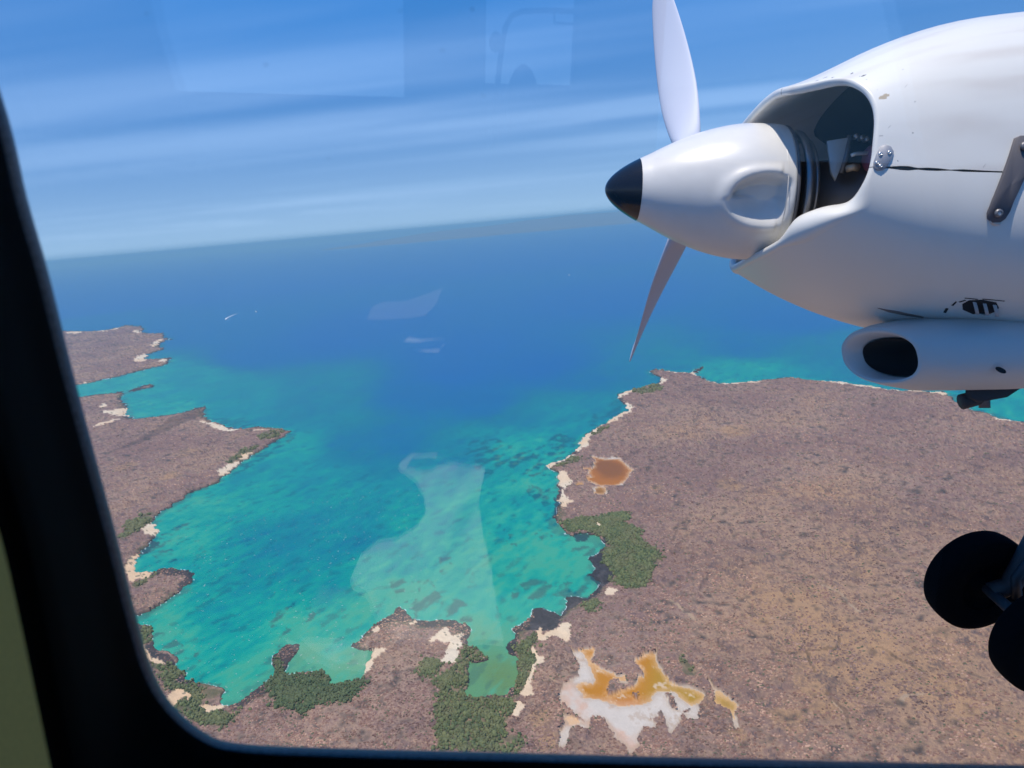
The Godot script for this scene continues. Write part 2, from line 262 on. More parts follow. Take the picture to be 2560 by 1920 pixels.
func tap(b: PackedByteArray, w: int, h: int, x: float, y: float) -> float:
	x = clampf(x - 0.5, 0.0, w - 1.001); y = clampf(y - 0.5, 0.0, h - 1.001)
	var i := int(x)
	var j := int(y)
	var fx := x - i
	var fy := y - j
	var k := j * w + i
	return lerpf(lerpf(b[k], b[k + 1], fx), lerpf(b[k + w], b[k + w + 1], fx), fy) / 255.0

var s_land := 0.0
var s_coast := 0.0
var s_id := 0
var s_mass := 0

# what lies at x, z: into s_land (0.5 at the shore), s_coast, s_id, s_mass
func look(x: float, z: float) -> void:
	var d := sqrt(x * x + z * z)
	var amp := 2.6 + d * 0.0022
	var u := x + warp_n.get_noise_2d(x, z) * amp * 1.6
	var v := z + warp_n.get_noise_2d(z + 700.0, x - 300.0) * amp * 1.9
	if u > NX + 30.0 and u < NX + NW * NS - 30.0 and v > NZ + 30.0 and v < NZ + NH * NS - 10.0:
		var a := (u - NX) / NS
		var b := (v - NZ) / NS
		s_land = tap(near_land, NW / 2, NH / 2, a * 0.5, b * 0.5)
		s_coast = tap(near_coast, NW / 8, NH / 8, a / 8.0, b / 8.0)
		var k := int(b) * NW + int(a)
		s_id = near_id[k]; s_mass = near_mass[k]
	elif u > FX and u < FX + FW * FS and v > FZ:
		var a := (u - FX) / FS
		var b := minf((v - FZ) / FS, FH - 1.0)
		s_land = tap(far_land, FW, FH, a, b)
		s_coast = tap(far_coast, FW / 4, FH / 4, a / 4.0, b / 4.0)
		var k := mini(int(b), FH - 1) * FW + mini(int(a), FW - 1)
		s_id = far_id[k]; s_mass = far_mass[k]
	else:
		s_land = 1.0 if z > -2400.0 and u > 0.0 else 0.0
		s_coast = s_land; s_id = 0; s_mass = 1 if s_land > 0.5 else 0

# the ground's height, after look()
func height(x: float, z: float) -> float:
	var shore := s_land + rough_n.get_noise_2d(x, z) * 0.5 * clampf(4.0 * s_land * (1.0 - s_land) + 0.12 * s_coast, 0.0, 1.0)
	var h := (shore - 0.5) * 5.0
	if h > 0.0:
		var inland := clampf((s_coast - 0.5) * 2.2, 0.0, 1.0)
		h = maxf(0.15, h * 0.6 + inland * (3.0 + 5.0 * bump.get_noise_2d(x, z)) + (0.5 + 0.8 * inland) * tone_b.get_noise_2d(x, z))
		if s_id >= 30 and s_id < 40: h = 1.2
	return h

# how deep the water is, 0 shoal to 1 deep, from soundings spread over the bay
var deep: PackedFloat32Array
const DW := 150
const DH := 130
func draw_depths() -> void:
	deep.resize(DW * DH)
	var n := DEPTHS.size() / 3
	var px := PackedFloat32Array()
	var pz := PackedFloat32Array()
	var pd := PackedFloat32Array()
	for i in n:
		var x: float = DEPTHS[i * 3]
		var z: float = DEPTHS[i * 3 + 1]
		px.append(atan2(x, -z)); pz.append(log(sqrt(x * x + z * z))); pd.append(DEPTHS[i * 3 + 2])
	for j in DH:
		var b := 6.4 + 2.9 * j / (DH - 1)
		for i in DW:
			var a := -0.8 + 1.6 * i / (DW - 1)
			var sw := 1e-6
			var sd := 0.0
			for k in n:
				var da := a - px[k]
				var db := (b - pz[k]) * 0.55
				var q := da * da + db * db + 0.0004
				var w := 1.0 / (q * q)
				sw += w; sd += w * pd[k]
			deep[j * DW + i] = pow(sd / sw, 1.15)

func depth(x: float, z: float) -> float:
	var a := (atan2(x, -z) + 0.8) / 1.6 * (DW - 1)
	var b := (log(sqrt(x * x + z * z)) - 6.4) / 2.9 * (DH - 1)
	a = clampf(a, 0.0, DW - 1.01); b = clampf(b, 0.0, DH - 1.01)
	var i := int(a)
	var j := int(b)
	var k := j * DW + i
	return lerpf(lerpf(deep[k], deep[k + 1], a - i), lerpf(deep[k + DW], deep[k + DW + 1], a - i), b - j)

const SEA := [[0.0, 0.115, 0.205, 0.075], [0.07, 0.085, 0.29, 0.165], [0.16, 0.030, 0.300, 0.200], [0.28, 0.006, 0.250, 0.195], [0.42, 0.003, 0.195, 0.195], [0.6, 0.003, 0.140, 0.192], [0.8, 0.002, 0.105, 0.235], [1.0, 0.002, 0.092, 0.262]]
func sea_tone(d: float) -> Color:
	for k in SEA.size() - 1:
		if d <= SEA[k + 1][0]:
			var t: float = clampf((d - SEA[k][0]) / (SEA[k + 1][0] - SEA[k][0]), 0.0, 1.0)
			return Color(lerpf(SEA[k][1], SEA[k + 1][1], t), lerpf(SEA[k][2], SEA[k + 1][2], t), lerpf(SEA[k][3], SEA[k + 1][3], t))
	return Color(SEA[-1][1], SEA[-1][2], SEA[-1][3])

# where the earth is bare and sandy: the lower ground of the headland, and clearings on it
const CLEARINGS := [399,-1039,22, 329,-1018,18, 463,-937,22, 458,-899,17, 333,-848,18, 286,-792,22, 333,-805,17, 221,-775,11, -1,-833,19, 4,-792,16, 488,-790,17, 582,-1961,43, 448,-1574,32, 293,-1587,18, -1130,-2147,35, -1004,-2251,41, -951,-2021,27, -897,-2391,32, 205,-837,10, 623,-966,16]
func warmth(x: float, z: float) -> float:
	var w := 0.75 * smoothstep(2000.0, 700.0, Vector2(x - 500.0, z).length()) * smoothstep(60.0, 330.0, x)
	for k in range(0, CLEARINGS.size(), 3):
		var dx: float = x - CLEARINGS[k]
		var dz: float = z - CLEARINGS[k + 1]
		var r: float = CLEARINGS[k + 2]
		var q := (dx * dx + dz * dz * 0.6) / (r * r)
		if q < 1.5: w += 0.75 * smoothstep(1.5, 0.2, q)
	return w

class Piece:
	var at := {}
	var v := PackedVector3Array()
	var c := PackedColorArray()
	var i := PackedInt32Array()
	func mesh() -> ArrayMesh:
		var n := PackedVector3Array()
		n.resize(v.size())
		for k in range(0, i.size(), 3):
			var a := v[i[k]]
			var q := (v[i[k + 2]] - a).cross(v[i[k + 1]] - a)
			n[i[k]] += q; n[i[k + 1]] += q; n[i[k + 2]] += q
		for k in n.size(): n[k] = n[k].normalized() if n[k].length() > 0.0 else Vector3.UP
		var arr := []
		arr.resize(Mesh.ARRAY_MAX)
		arr[Mesh.ARRAY_VERTEX] = v; arr[Mesh.ARRAY_NORMAL] = n; arr[Mesh.ARRAY_COLOR] = c; arr[Mesh.ARRAY_INDEX] = i
		var m := ArrayMesh.new()
		m.add_surface_from_arrays(Mesh.PRIMITIVE_TRIANGLES, arr)
		return m

const AZ0 := -43.0
const AZ1 := 43.0
const COLS := 1130
var pieces := {}

func build_ground() -> void:
	draw_maps()
	draw_depths()
	var tone_a := noise(21, 0.0042, 4)
	var tone_c := noise(23, 0.16, 2)
	var streak := noise(24, 0.011, 5)
	var reef_n := noise(25, 0.020, 5)
	var patch := noise(26, 0.006, 3)
	var crack := noise(28, 0.014, 4)
	var downs := PackedFloat32Array()
	var d := 42.5
	while d > 0.39:
		downs.append(d)
		d -= 0.085 if d > 14.0 else 0.055 if d > 3.0 else 0.07
	downs.append(0.385)
	var nr := downs.size()
	var pos := PackedVector3Array()
	var sea_c := PackedColorArray()
	var land_c := PackedColorArray()
	var what := PackedInt32Array()
	var mass := PackedByteArray()
	var total := nr * COLS
	pos.resize(total); sea_c.resize(total); land_c.resize(total); what.resize(total); mass.resize(total)
	var black := Color(0, 0, 0)
	for r in nr:
		var rad := 600.0 / tan(deg_to_rad(downs[r]))
		for q in COLS:
			var az := deg_to_rad(lerpf(AZ0, AZ1, float(q) / (COLS - 1)))
			var x := rad * sin(az)
			var z := -rad * cos(az)
			var k := r * COLS + q
			var h := -3.0
			var id := 0
			var shore := 0.0
			if rad < 9500.0:
				look(x, z)
				id = s_id
				h = height(x, z)
				shore = h / 5.0 + 0.5 if h < 0.0 else 1.0
				mass[k] = s_mass
			else:
				s_coast = 0.0
			what[k] = id
			pos[k] = Vector3(x, h, z)
			var ta := tone_a.get_noise_2d(x, z)
			var tb := tone_b.get_noise_2d(x, z)
			# the water's own colour
			if h < 1.5:
				var dd := depth(x, z) if rad < 9500.0 else 1.0
				var rx := x * 0.49 - z * 0.87
				var rz := x * 0.87 + z * 0.49
				var st := streak.get_noise_2d(rx * 0.42 + 25.0 * ta, rz * 1.5)
				var fine := streak.get_noise_2d(rx * 1.5 + 900.0, rz * 4.2)
				dd -= 0.26 * smoothstep(0.06, 0.40, s_coast) * smoothstep(-0.25, 0.15, ta + 0.5 * st) * smoothstep(0.15, 0.5, dd)
				var grade := clampf(1.5 - dd * 1.45, 0.12, 1.0)
				dd = maxf(dd + (st * 0.12 + fine * 0.13 + ta * 0.12 + tb * 0.08) * grade * (0.45 + 0.55 * smoothstep(0.0, 0.25, dd)), minf(dd, 0.13))
				var c := sea_tone(clampf(dd, 0.0, 1.0))
				# weed and rock on the bottom, thick near the rocky shores
				var near := clampf(s_coast * 2.2, 0.0, 1.0)
				var rf := reef_n.get_noise_2d(rx * 0.6 + 60.0 * ta, rz * 1.4) + 0.45 * tb
				var weed := smoothstep(0.30 - 0.16 * near, 0.62 - 0.16 * near, rf + 0.30 * fine) * 0.55 * clampf(1.3 - 1.3 * dd, 0.0, 1.0)
				# the rocky shore goes on under water as a dark fringe
				weed = maxf(weed, smoothstep(0.24, 0.42, s_coast + 0.14 * tb + 0.16 * rf) * smoothstep(0.02, 0.2, dd) * 0.8)
				if id == 8: weed = maxf(weed, smoothstep(-0.16, 0.30, rf + 0.35 * fine) * clampf(1.35 - 1.1 * dd, 0.25, 1.0))
				c = c.lerp(Color(0.010, 0.060, 0.085) if dd > 0.3 else Color(0.050, 0.105, 0.090), 0.72 * weed)
				if id == 1: c = c.lerp(Color(0.03, 0.035, 0.045), 0.8)
				# surf where the swell meets rock
				if shore > 0.27 and rad < 6000.0 and tb + 0.5 * ta > 0.08 and dd > 0.10: c = c.lerp(Color(0.75, 0.78, 0.80), 0.7)
				var gust := 1.0 + 0.05 * patch.get_noise_2d(x * 0.5, z) 
				sea_c[k] = Color(c.r * gust, c.g * gust, c.b * gust).linear_to_srgb()
			if h > -2.6:
				var tc := tone_c.get_noise_2d(x, z)
				var c: Color
				if id >= 10 and id < 30:
					c = Color(0.70, 0.59, 0.44).lerp(Color(0.70, 0.48, 0.29), clampf(0.35 + (0.6 if id == 16 or id == 15 else 0.0) + ta, 0.0, 1.0))
					c = c * (1.0 + 0.12 * tb + 0.10 * tc)
					if tb + tc * 0.6 > 0.60: c = Color(0.20, 0.17, 0.11)
				elif id == 30 or id == 33 or id == 35:
					c = Color(0.60, 0.53, 0.46).lerp(Color(0.40, 0.30, 0.22), 0.6 * smoothstep(0.22, 0.5, tb + 0.5 * tc)).lerp(Color(0.58, 0.38, 0.28), smoothstep(0.05, 0.6, ta + 0.5 * tb))
					c = c * (1.0 + 0.10 * tb + 0.05 * tc)
				elif id == 31:
					c = Color(0.34, 0.125, 0.022).lerp(Color(0.215, 0.085, 0.022), smoothstep(58.0, 22.0, Vector2((x - 212.0) * 1.1, (z + 1752.0) * 0.55).length() + 18.0 * ta + 6.0 * tb))
				elif id == 32: c = Color(0.27, 0.13, 0.035) * (1.0 + 0.3 * tb)
				elif id == 34:
					c = Color(0.40, 0.17, 0.022).lerp(Color(0.44, 0.19, 0.075), smoothstep(-880.0, -850.0, z + 12.0 * ta))
					c = c.lerp(Color(0.34, 0.20, 0.03), smoothstep(125.0, 165.0, x + z * 0.3 + 270.0))
					c = c.lerp(Color(0.55, 0.40, 0.30), smoothstep(-856.0, -822.0, z + 26.0 * ta + 10.0 * tb) * 0.9)
					c = c.lerp(Color(0.56, 0.44, 0.33), 0.75 * smoothstep(0.34, 0.6, tb + 0.4 * tc))
				elif id == 36: c = Color(0.36, 0.22, 0.06) * (1.0 + 0.15 * tb)
				else:
					# dry scrub ground: tan earth with mauve brush between
					var broad := patch.get_noise_2d(x * 0.35, z * 0.35)
					var warm := warmth(x, z) + 0.5 * ta + 0.5 * broad
					var ridge := absf(crack.get_noise_2d(x + 14.0 * tb, z + 14.0 * tc))
					var brush := clampf(0.66 + 0.6 * ta + 0.9 * tb + 0.9 * tc - 0.42 * warm - 0.5 * broad, 0.0, 1.0)
					c = Color(0.43, 0.285, 0.205).lerp(Color(0.46, 0.275, 0.150), clampf(warm, 0.0, 1.0))
					c = c.lerp(Color(0.255, 0.152, 0.130).lerp(Color(0.240, 0.148, 0.105), clampf(warm, 0.0, 1.0)), brush)
					c = c.lerp(Color(0.105, 0.075, 0.074), 0.8 * smoothstep(0.10, 0.0, ridge) * smoothstep(-0.35, 0.15, tb + ta))
					var olive := smoothstep(0.80, 0.56, s_coast) * smoothstep(-0.12, 0.30, ta + 0.7 * tb)
					c = c.lerp(Color(0.115, 0.120, 0.055), 0.75 * olive)
					if id == 40: c = Color(0.46, 0.32, 0.21)
					if id == 41 or id == 9: c = c * (0.62 + 0.3 * tb)
					if id == 1: c = Color(0.060, 0.054, 0.056) * (1.0 + 0.8 * tb + 0.5 * tc)
					elif id >= 2 and id <= 7: c = c.lerp(Color(0.085, 0.105, 0.045), 0.62 + 0.5 * tb)
					# black lava along the waterline
					var rock := 0.0 if id >= 2 and id <= 7 else maxf(smoothstep(0.99, 0.80, s_land + 0.22 * tb + 0.10 * ta), smoothstep(0.62, 0.50, s_coast + 0.16 * tb + 0.12 * ta) * (1.0 if id == 0 or id == 1 else 0.0))
					c = c.lerp(Color(0.040, 0.038, 0.042) * (1.0 + 0.5 * tc), rock * 0.9)
				if id >= 30 and id < 40:
					# wet margins and drying crusts where one ground gives way to the next
					var same := 0
					for o in [Vector2(4, 0), Vector2(-4, 0), Vector2(0, 6), Vector2(0, -6), Vector2(8, 3), Vector2(-8, -3), Vector2(3, -10), Vector2(-3, 10)]:
						look(x + o.x, z + o.y)
						if s_id == id: same += 1
					var edge := 1.0 - same / 8.0
					c = c.lerp(Color(0.40, 0.29, 0.20) if id in [30, 33, 35] else Color(0.56, 0.36, 0.20), clampf(edge * 1.1 + 0.3 * tb, 0.0, 0.75) * (1.0 if edge > 0.0 else 0.0))
				land_c[k] = Color(maxf(c.r, 0.0), maxf(c.g, 0.0), maxf(c.b, 0.0)).linear_to_srgb()
	var sea := Piece.new()
	pieces["sea"] = sea
	for r in nr - 1:
		for q in COLS - 1:
			var a := r * COLS + q
			var b := a + 1
			var e := a + COLS
			var f := e + 1
			var lo := minf(minf(pos[a].y, pos[b].y), minf(pos[e].y, pos[f].y))
			var hi := maxf(maxf(pos[a].y, pos[b].y), maxf(pos[e].y, pos[f].y))
			if lo < 0.6: add_cell(sea, a, b, e, f, pos, sea_c, true)
			if hi > -2.0:
				var id := maxi(maxi(what[a], what[b]), maxi(what[e], what[f]))
				if id == 30 or id == 33 or id == 35: id = mini(mini(what[a], what[b]), mini(what[e], what[f])) if what[a] != id else id
				var key := "land_%d" % maxi(1, maxi(mass[a], mass[f]))
				if id >= 10 and id < 40: key = "cover_%d" % id
				if not pieces.has(key): pieces[key] = Piece.new()
				add_cell(pieces[key], a, b, e, f, pos, land_c, false)

func add_cell(p: Piece, a: int, b: int, e: int, f: int, pos: PackedVector3Array, col: PackedColorArray, flat: bool) -> void:
	var n := [a, b, e, f]
	var m := [0, 0, 0, 0]
	for t in 4:
		var k: int = n[t]
		var have = p.at.get(k)
		if have == null:
			have = p.v.size()
			p.at[k] = have
			p.v.append(Vector3(pos[k].x, 0.0, pos[k].z) if flat else pos[k])
			p.c.append(col[k])
		m[t] = have
	p.i.append_array(PackedInt32Array([m[0], m[2], m[1], m[1], m[2], m[3]]))

# ---------------------------------------------------------------- the aeroplane: nose to the left of the picture
# FWD runs to the nose, UPW and INB (towards the cabin) across it, as the engine's cowling sits; LUP and LIN are the cabin's upright and inboard axes
const FWD := Vector3(-0.99967, 0.02568, 0.00159)
const UPW := Vector3(0.02568, 0.99967, 0.0)
const INB := Vector3(0.00159, 0.0, 1.0)
const LUP := Vector3(0.02513, 0.96094, 0.27560)
const LIN := Vector3(-0.00555, -0.27555, 0.96127)
const HUB := Vector3(0.6412, 0.4705, -1.9)      # centre of the spinner's rear edge
const KA := [-0.06, 0.0, 0.06, 0.15, 0.28, 0.45, 0.65, 0.9, 1.25, 1.8]
const KT := [0.1993, 0.2191, 0.248, 0.2953, 0.3469, 0.381, 0.3914, 0.389, 0.377, 0.363]
const KB := [0.164, 0.2, 0.234, 0.275, 0.316, 0.342, 0.363, 0.374, 0.373, 0.367]
const KW := [0.33, 0.35, 0.365, 0.38, 0.395, 0.405, 0.41, 0.415, 0.415, 0.41]

func along(x: float, k: Array, r: Array) -> float:
	x = clampf(x, k[0], k[-1])
	var i := 0
	while i < k.size() - 2 and x > k[i + 1]: i += 1
	var h: float = k[i + 1] - k[i]
	var t: float = (x - k[i]) / h
	var m0: float = slope_at(i, k, r)
	var m1: float = slope_at(i + 1, k, r)
	return (2 * t * t * t - 3 * t * t + 1) * r[i] + (t * t * t - 2 * t * t + t) * h * m0 + (-2 * t * t * t + 3 * t * t) * r[i + 1] + (t * t * t - t * t) * h * m1

func slope_at(i: int, k: Array, r: Array) -> float:
	if i == 0: return (r[1] - r[0]) / (k[1] - k[0])
	if i == k.size() - 1: return (r[i] - r[i - 1]) / (k[i] - k[i - 1])
	var a: float = k[i] - k[i - 1]
	var b: float = k[i + 1] - k[i]
	return ((r[i] - r[i - 1]) / a * b + (r[i + 1] - r[i]) / b * a) / (a + b)

func nac(aft: float, inb: float, up: float) -> Vector3:
	return HUB - FWD * aft + INB * inb + UPW * up

func section(aft: float, th: float) -> Vector2:
	var c := cos(th)
	var s := sin(th)
	var e := 2.0 / 2.7
	return Vector2(along(aft, KA, KW) * signf(c) * pow(absf(c), e), (along(aft, KA, KT) if s > 0 else along(aft, KA, KB)) * signf(s) * pow(absf(s), e))

func skin(aft: float, th: float, off := 0.0) -> Vector3:
	var p := section(aft, th)
	if off != 0.0:
		p += skin_out(aft, th) * off
	return nac(aft, p.x, p.y)

func skin_out(aft: float, th: float) -> Vector2:
	var d := section(aft, th + 0.02) - section(aft, th - 0.02)
	return Vector2(d.y, -d.x).normalized()

func skin_nrm(aft: float, th: float) -> Vector3:
	var o := skin_out(aft, th)
	return INB * o.x + UPW * o.y

# where the cowling's mouth begins at each angle round it
const MTH := [-90.0, -80.0, -60.0, -50.0, -40.0, -30.0, -20.0, -10.0, 0.0, 10.0, 20.0, 28.0, 34.0, 40.0, 46.0, 52.0, 60.0, 75.0, 90.0]
const MA := [-0.055, -0.052, -0.041, -0.033, -0.017, 0.008, 0.050, 0.066, 0.078, 0.081, 0.072, 0.058, 0.045, 0.024, -0.012, -0.040, -0.052, -0.056, -0.057]
func mouth(th: float) -> float:
	var d := rad_to_deg(asin(clampf(sin(th), -1.0, 1.0)))
	return along(d, MTH, MA)

func lip(th: float) -> float:
	var d := rad_to_deg(asin(clampf(sin(th), -1.0, 1.0)))
	return lerpf(0.008, lerpf(0.034, 0.010, smoothstep(-48.0, -66.0, d)), smoothstep(-6.0, -24.0, d)) * (1.0 if d < 0 else lerpf(1.0, 1.25, smoothstep(25.0, 55.0, d)))

func cowl_part(th0: float, th1: float, n: int, jag: float) -> ArrayMesh:
	var rows := []
	var uvs := []
	var rng := noise(77, 9.0, 3)
	for i in 64:
		rows.append(PackedVector3Array()); uvs.append(PackedVector2Array())
	for j in n + 1:
		var f := float(j) / n
		var th := lerpf(th0, th1, f)
		var s0 := mouth(th)
		var lr := lip(th)
		for i in 64:
			var p: Vector3
			var a: float
			if i < 42:
				var t := 1.0 - float(i) / 41.0
				a = s0 + lr + t * t * (1.7 - s0 - lr)
				var e := th
				if jag != 0.0 and (j == 0 or j == n): e += jag * (0.6 + rng.get_noise_1d(a * 9.0)) * smoothstep(0.40, 0.1, a) * (1.0 if j == 0 else -1.0)
				p = skin(a, e)
			elif i < 52:
				var b := PI * (i - 41) / 11.0
				a = s0 + lr
				p = skin(a, th, -lr + lr * cos(b)) + FWD * lr * sin(b)
				a -= lr * sin(b)
			else:
				var t := float(i - 52) / 11.0
				a = s0 + lr + t * (0.20 + 0.06 * sin(th))
				p = skin(a, th, -2.0 * lr - 0.02 * t)
			rows[i].append(p)
			uvs[i].append(Vector2(th / TAU + 0.5, (a + 0.06) / 0.6))
	return sheet(rows, false, true, uvs)

# a small fitting that lies on the skin: outline as pairs (degrees round, metres aft)
func on_skin(pts: Array, lift := 0.0) -> Array:
	var out := []
	for k in range(0, pts.size(), 2): out.append(skin(pts[k + 1], deg_to_rad(pts[k]), lift))
	return out

func skin_normals(pts: Array) -> Array:
	var out := []
	for k in range(0, pts.size(), 2): out.append(skin_nrm(pts[k + 1], deg_to_rad(pts[k])))
	return out

func screw(parent: Node, called: String, deg: float, aft: float, lift: float, r: float, mat: Material, dark: Material) -> void:
	var n := skin_nrm(aft, deg_to_rad(deg))
	var x := FWD
	var y := n.cross(x).normalized()
	var c := skin(aft, deg_to_rad(deg), lift)
	var rs := [circle(c, x * r, y * r, 14), circle(c + n * r * 0.45, x * r * 0.92, y * r * 0.92, 14), circle(c + n * r * 0.62, x * r * 0.6, y * r * 0.6, 14), circle(c + n * r * 0.62, x * r * 0.42, y * r * 0.42, 14), circle(c + n * r * 0.35, x * r * 0.34, y * r * 0.34, 14)]
	obj(called, rings(rs, false, true), mat, parent)

const CHIPS := [47.0,0.002,3, 47.0,0.018,3, 43.0,0.026,3, 39.0,0.060,3, 33.0,0.074,4, 70.0,-0.04,4, 44.0,-0.044,3, 60.0,-0.05,2, 16.8,0.098,-7, -7.0,0.072,3, -6.5,0.080,6, -7.0,0.090,-10, -10.0,0.070,3, -12.2,0.070,3, -12.5,0.094,7, -17.8,0.068,3, -16.5,0.082,2, -5.8,0.133,4, -24.0,0.063,3,
	-20.5,0.109,4, -22.0,0.123,2, -23.0,0.135,2, -31.0,0.059,3, -34.5,0.049,3, -74.5,-0.029,6, -70.0,0.006,3, -65.2,0.014,4, -82.0,0.020,5, -33.5,0.129,3, -34.0,0.142,4, -72.0,0.065,2, -77.8,0.135,2, -52.8,0.154,3, -62.2,0.245,3, -77.8,0.172,2, -64.0,0.224,3, -75.2,0.269,2]

func cowl_paint() -> StandardMaterial3D:
	var w := 2048
	var im := Image.create_empty(w, w, false, Image.FORMAT_RGB8)
	im.fill(Color(0.885, 0.88, 0.865))
	# soot and oil wiped back along the belly, faint grime elsewhere
	var g := noise(5, 1.0, 4)
	var lo := Image.create_empty(256, 256, false, Image.FORMAT_RGBA8)
	for y in 256:
		for x in 256:
			var th := (x / 256.0 - 0.5) * 360.0
			var a := y / 256.0
			var belly := smoothstep(-52.0, -88.0, th) if th < -52.0 and th > -90.0 else smoothstep(-128.0, -90.0, th) if th <= -90.0 and th > -128.0 else 0.0
			var n := g.get_noise_2d(th * 0.12, a * 1.6) * 0.5 + 0.5
			var m := g.get_noise_2d(th * 0.10 + 50.0, a * 1.3) * 0.5 + 0.5
			var rust := smoothstep(0.10, 0.16, a) * smoothstep(0.55, 0.2, a) * smoothstep(-4.0, -7.0, th) * smoothstep(-30.0, -12.0, th) * (0.4 + 0.6 * m)
			if rust > 0.05:
				lo.set_pixel(x, y, Color(0.66, 0.55, 0.42, 0.30 * rust))
				continue
			lo.set_pixel(x, y, Color(0.43, 0.30, 0.24, clampf(belly * (0.34 + 0.45 * n) + 0.11 * smoothstep(0.4, 0.9, m), 0.0, 0.7)))
	lo.resize(w, w, Image.INTERPOLATE_CUBIC)
	im.convert(Image.FORMAT_RGBA8)
	im.blend_rect(lo, Rect2i(0, 0, w, w), Vector2i.ZERO)
	var rng := RandomNumberGenerator.new()
	rng.seed = 4
	for k in range(0, CHIPS.size(), 3):
		chip(im, CHIPS[k], CHIPS[k + 1], CHIPS[k + 2], rng)
	for k in 60:
		chip(im, rng.randf_range(-88.0, 40.0), mouth(deg_to_rad(rng.randf_range(-88.0, 40.0))) + absf(rng.randfn(0.0, 0.05)) + 0.002, 1, rng)
	# a hand-drawn scratch or two
	for k in 26:
		var x := rng.randf_range(0.40, 0.56) * w
		var y := rng.randf_range(0.18, 0.9) * w
		var dx := rng.randf_range(-1.0, 1.0)
		for t in rng.randi_range(6, 26): im.set_pixel(clampi(int(x + t * dx * 0.4), 0, w - 1), clampi(int(y + t), 0, w - 1), Color(0.62, 0.61, 0.60))
	var m := StandardMaterial3D.new()
	m.albedo_texture = ImageTexture.create_from_image(im)
	m.texture_repeat = false
	m.roughness = 0.34
	m.clearcoat_enabled = true
	m.clearcoat = 0.25
	m.clearcoat_roughness = 0.25
	return m

func chip(im: Image, deg: float, aft: float, size: float, rng: RandomNumberGenerator) -> void:
	var w := im.get_width()
	var cx := (deg / 360.0 + 0.5) * w
	var cy := (aft + 0.06) / 0.6 * w
	var col := Color(0.27, 0.25, 0.26) if size > 0 else Color(0.70, 0.64, 0.55)
	var r := absf(size)
	# one texel is about 1.2 mm round and 0.3 mm aft
	for k in int(4 + r * 2.0):
		var ox := rng.randfn(0.0, r * 0.26)
		var oy := rng.randfn(0.0, r * 0.75)
		var hw := rng.randf_range(0.5, 1.0) * r
		im.fill_rect(Rect2i(int(cx + ox * 1.3 - hw * 0.5), int(cy + oy * 2.2 - hw * 1.6), maxi(1, int(hw)), maxi(3, int(hw * 3.6))).intersection(Rect2i(0, 0, w, w)), col)

const SPIN_K := [0.0, 0.04, 0.12, 0.25, 0.42, 0.6, 0.78, 0.9, 1.0]
const SPIN_R := [0.0, 0.041, 0.0561, 0.0848, 0.1194, 0.1463, 0.1614, 0.1631, 0.1615]
const SPIN_L := 0.412

func spin_r(t: float) -> float:
	if t < 0.25: return 0.0848 * pow(t / 0.25, 0.54)
	return along(t, SPIN_K, SPIN_R)

func airplane() -> void:
	var plane := Node3D.new()
	plane.basis = Basis(Vector3.RIGHT, -atan(407.0 / 1925.0)) * Basis(Vector3.BACK, -atan(0.09))
	plane.position = EYE
	put(plane, "airplane")
	tag(plane, "white twin-engined propeller airplane, seen through its own cabin window over the bay", "airplane")
	var white := cowl_paint()
	var pale := paint(0.74, 0.73, 0.715, 0.32)
	pale.albedo_texture = noise_map(noise(63, 0.012, 5), 512, 0.95, 1.0)
	pale.uv1_triplanar = true
	pale.uv1_scale = Vector3.ONE * 3.0
	pale.clearcoat_enabled = true; pale.clearcoat = 0.3; pale.clearcoat_roughness = 0.15
	var steel := paint(0.32, 0.32, 0.34, 0.42, 0.9)
	var iron := paint(0.16, 0.16, 0.18, 0.5, 0.6)
	var soot := paint(0.012, 0.014, 0.018, 0.85)
	var dim := paint(0.028, 0.036, 0.052, 0.8)
	var rubber := paint(0.004, 0.0045, 0.006, 0.95)
	rubber.metallic_specular = 0.12
	# --- engine cowling, an upper and a lower half that meet in a worn seam
	var s := deg_to_rad(-4.3)
	var top := obj("engine_cowling", cowl_part(s, PI - s, 150, 0.009), white, plane)
	var low := obj("engine_cowling", cowl_part(PI - s + 0.004, TAU + s - 0.004, 170, 0.008), white, plane)
	var lining := paint(0.62, 0.62, 0.63, 0.6)
	# dark engine bay behind the mouth
	var bay := []
	for i in 7:
		var ring := PackedVector3Array()
		for j in 72:
			var th := TAU * j / 72
			var a0 := mouth(th) + lip(th) + 0.19 + 0.06 * sin(th)
			var k := [1.0, 1.0, 0.985, 0.96, 0.93, 0.5, 0.05][i] as float
			var a: float = [a0 - 0.012, a0, a0 + 0.02, 0.33, 0.36, 0.36, 0.36][i]
			var p := section(a0, th) - skin_out(a0, th) * (2.0 * lip(th) + 0.024)
			ring.append(nac(a, p.x * k, p.y * k))
		bay.append(ring)
	obj("engine_bay", rings(bay), dim, plane)
	engine_bits(plane, steel, iron, soot)
	fittings(top, low, plane, steel, iron, soot)
	scoop(plane, white, soot, iron)
	spinner(plane, pale, steel, soot)
	propeller(plane)
	wheels(plane, rubber, steel)
	cabin(plane)

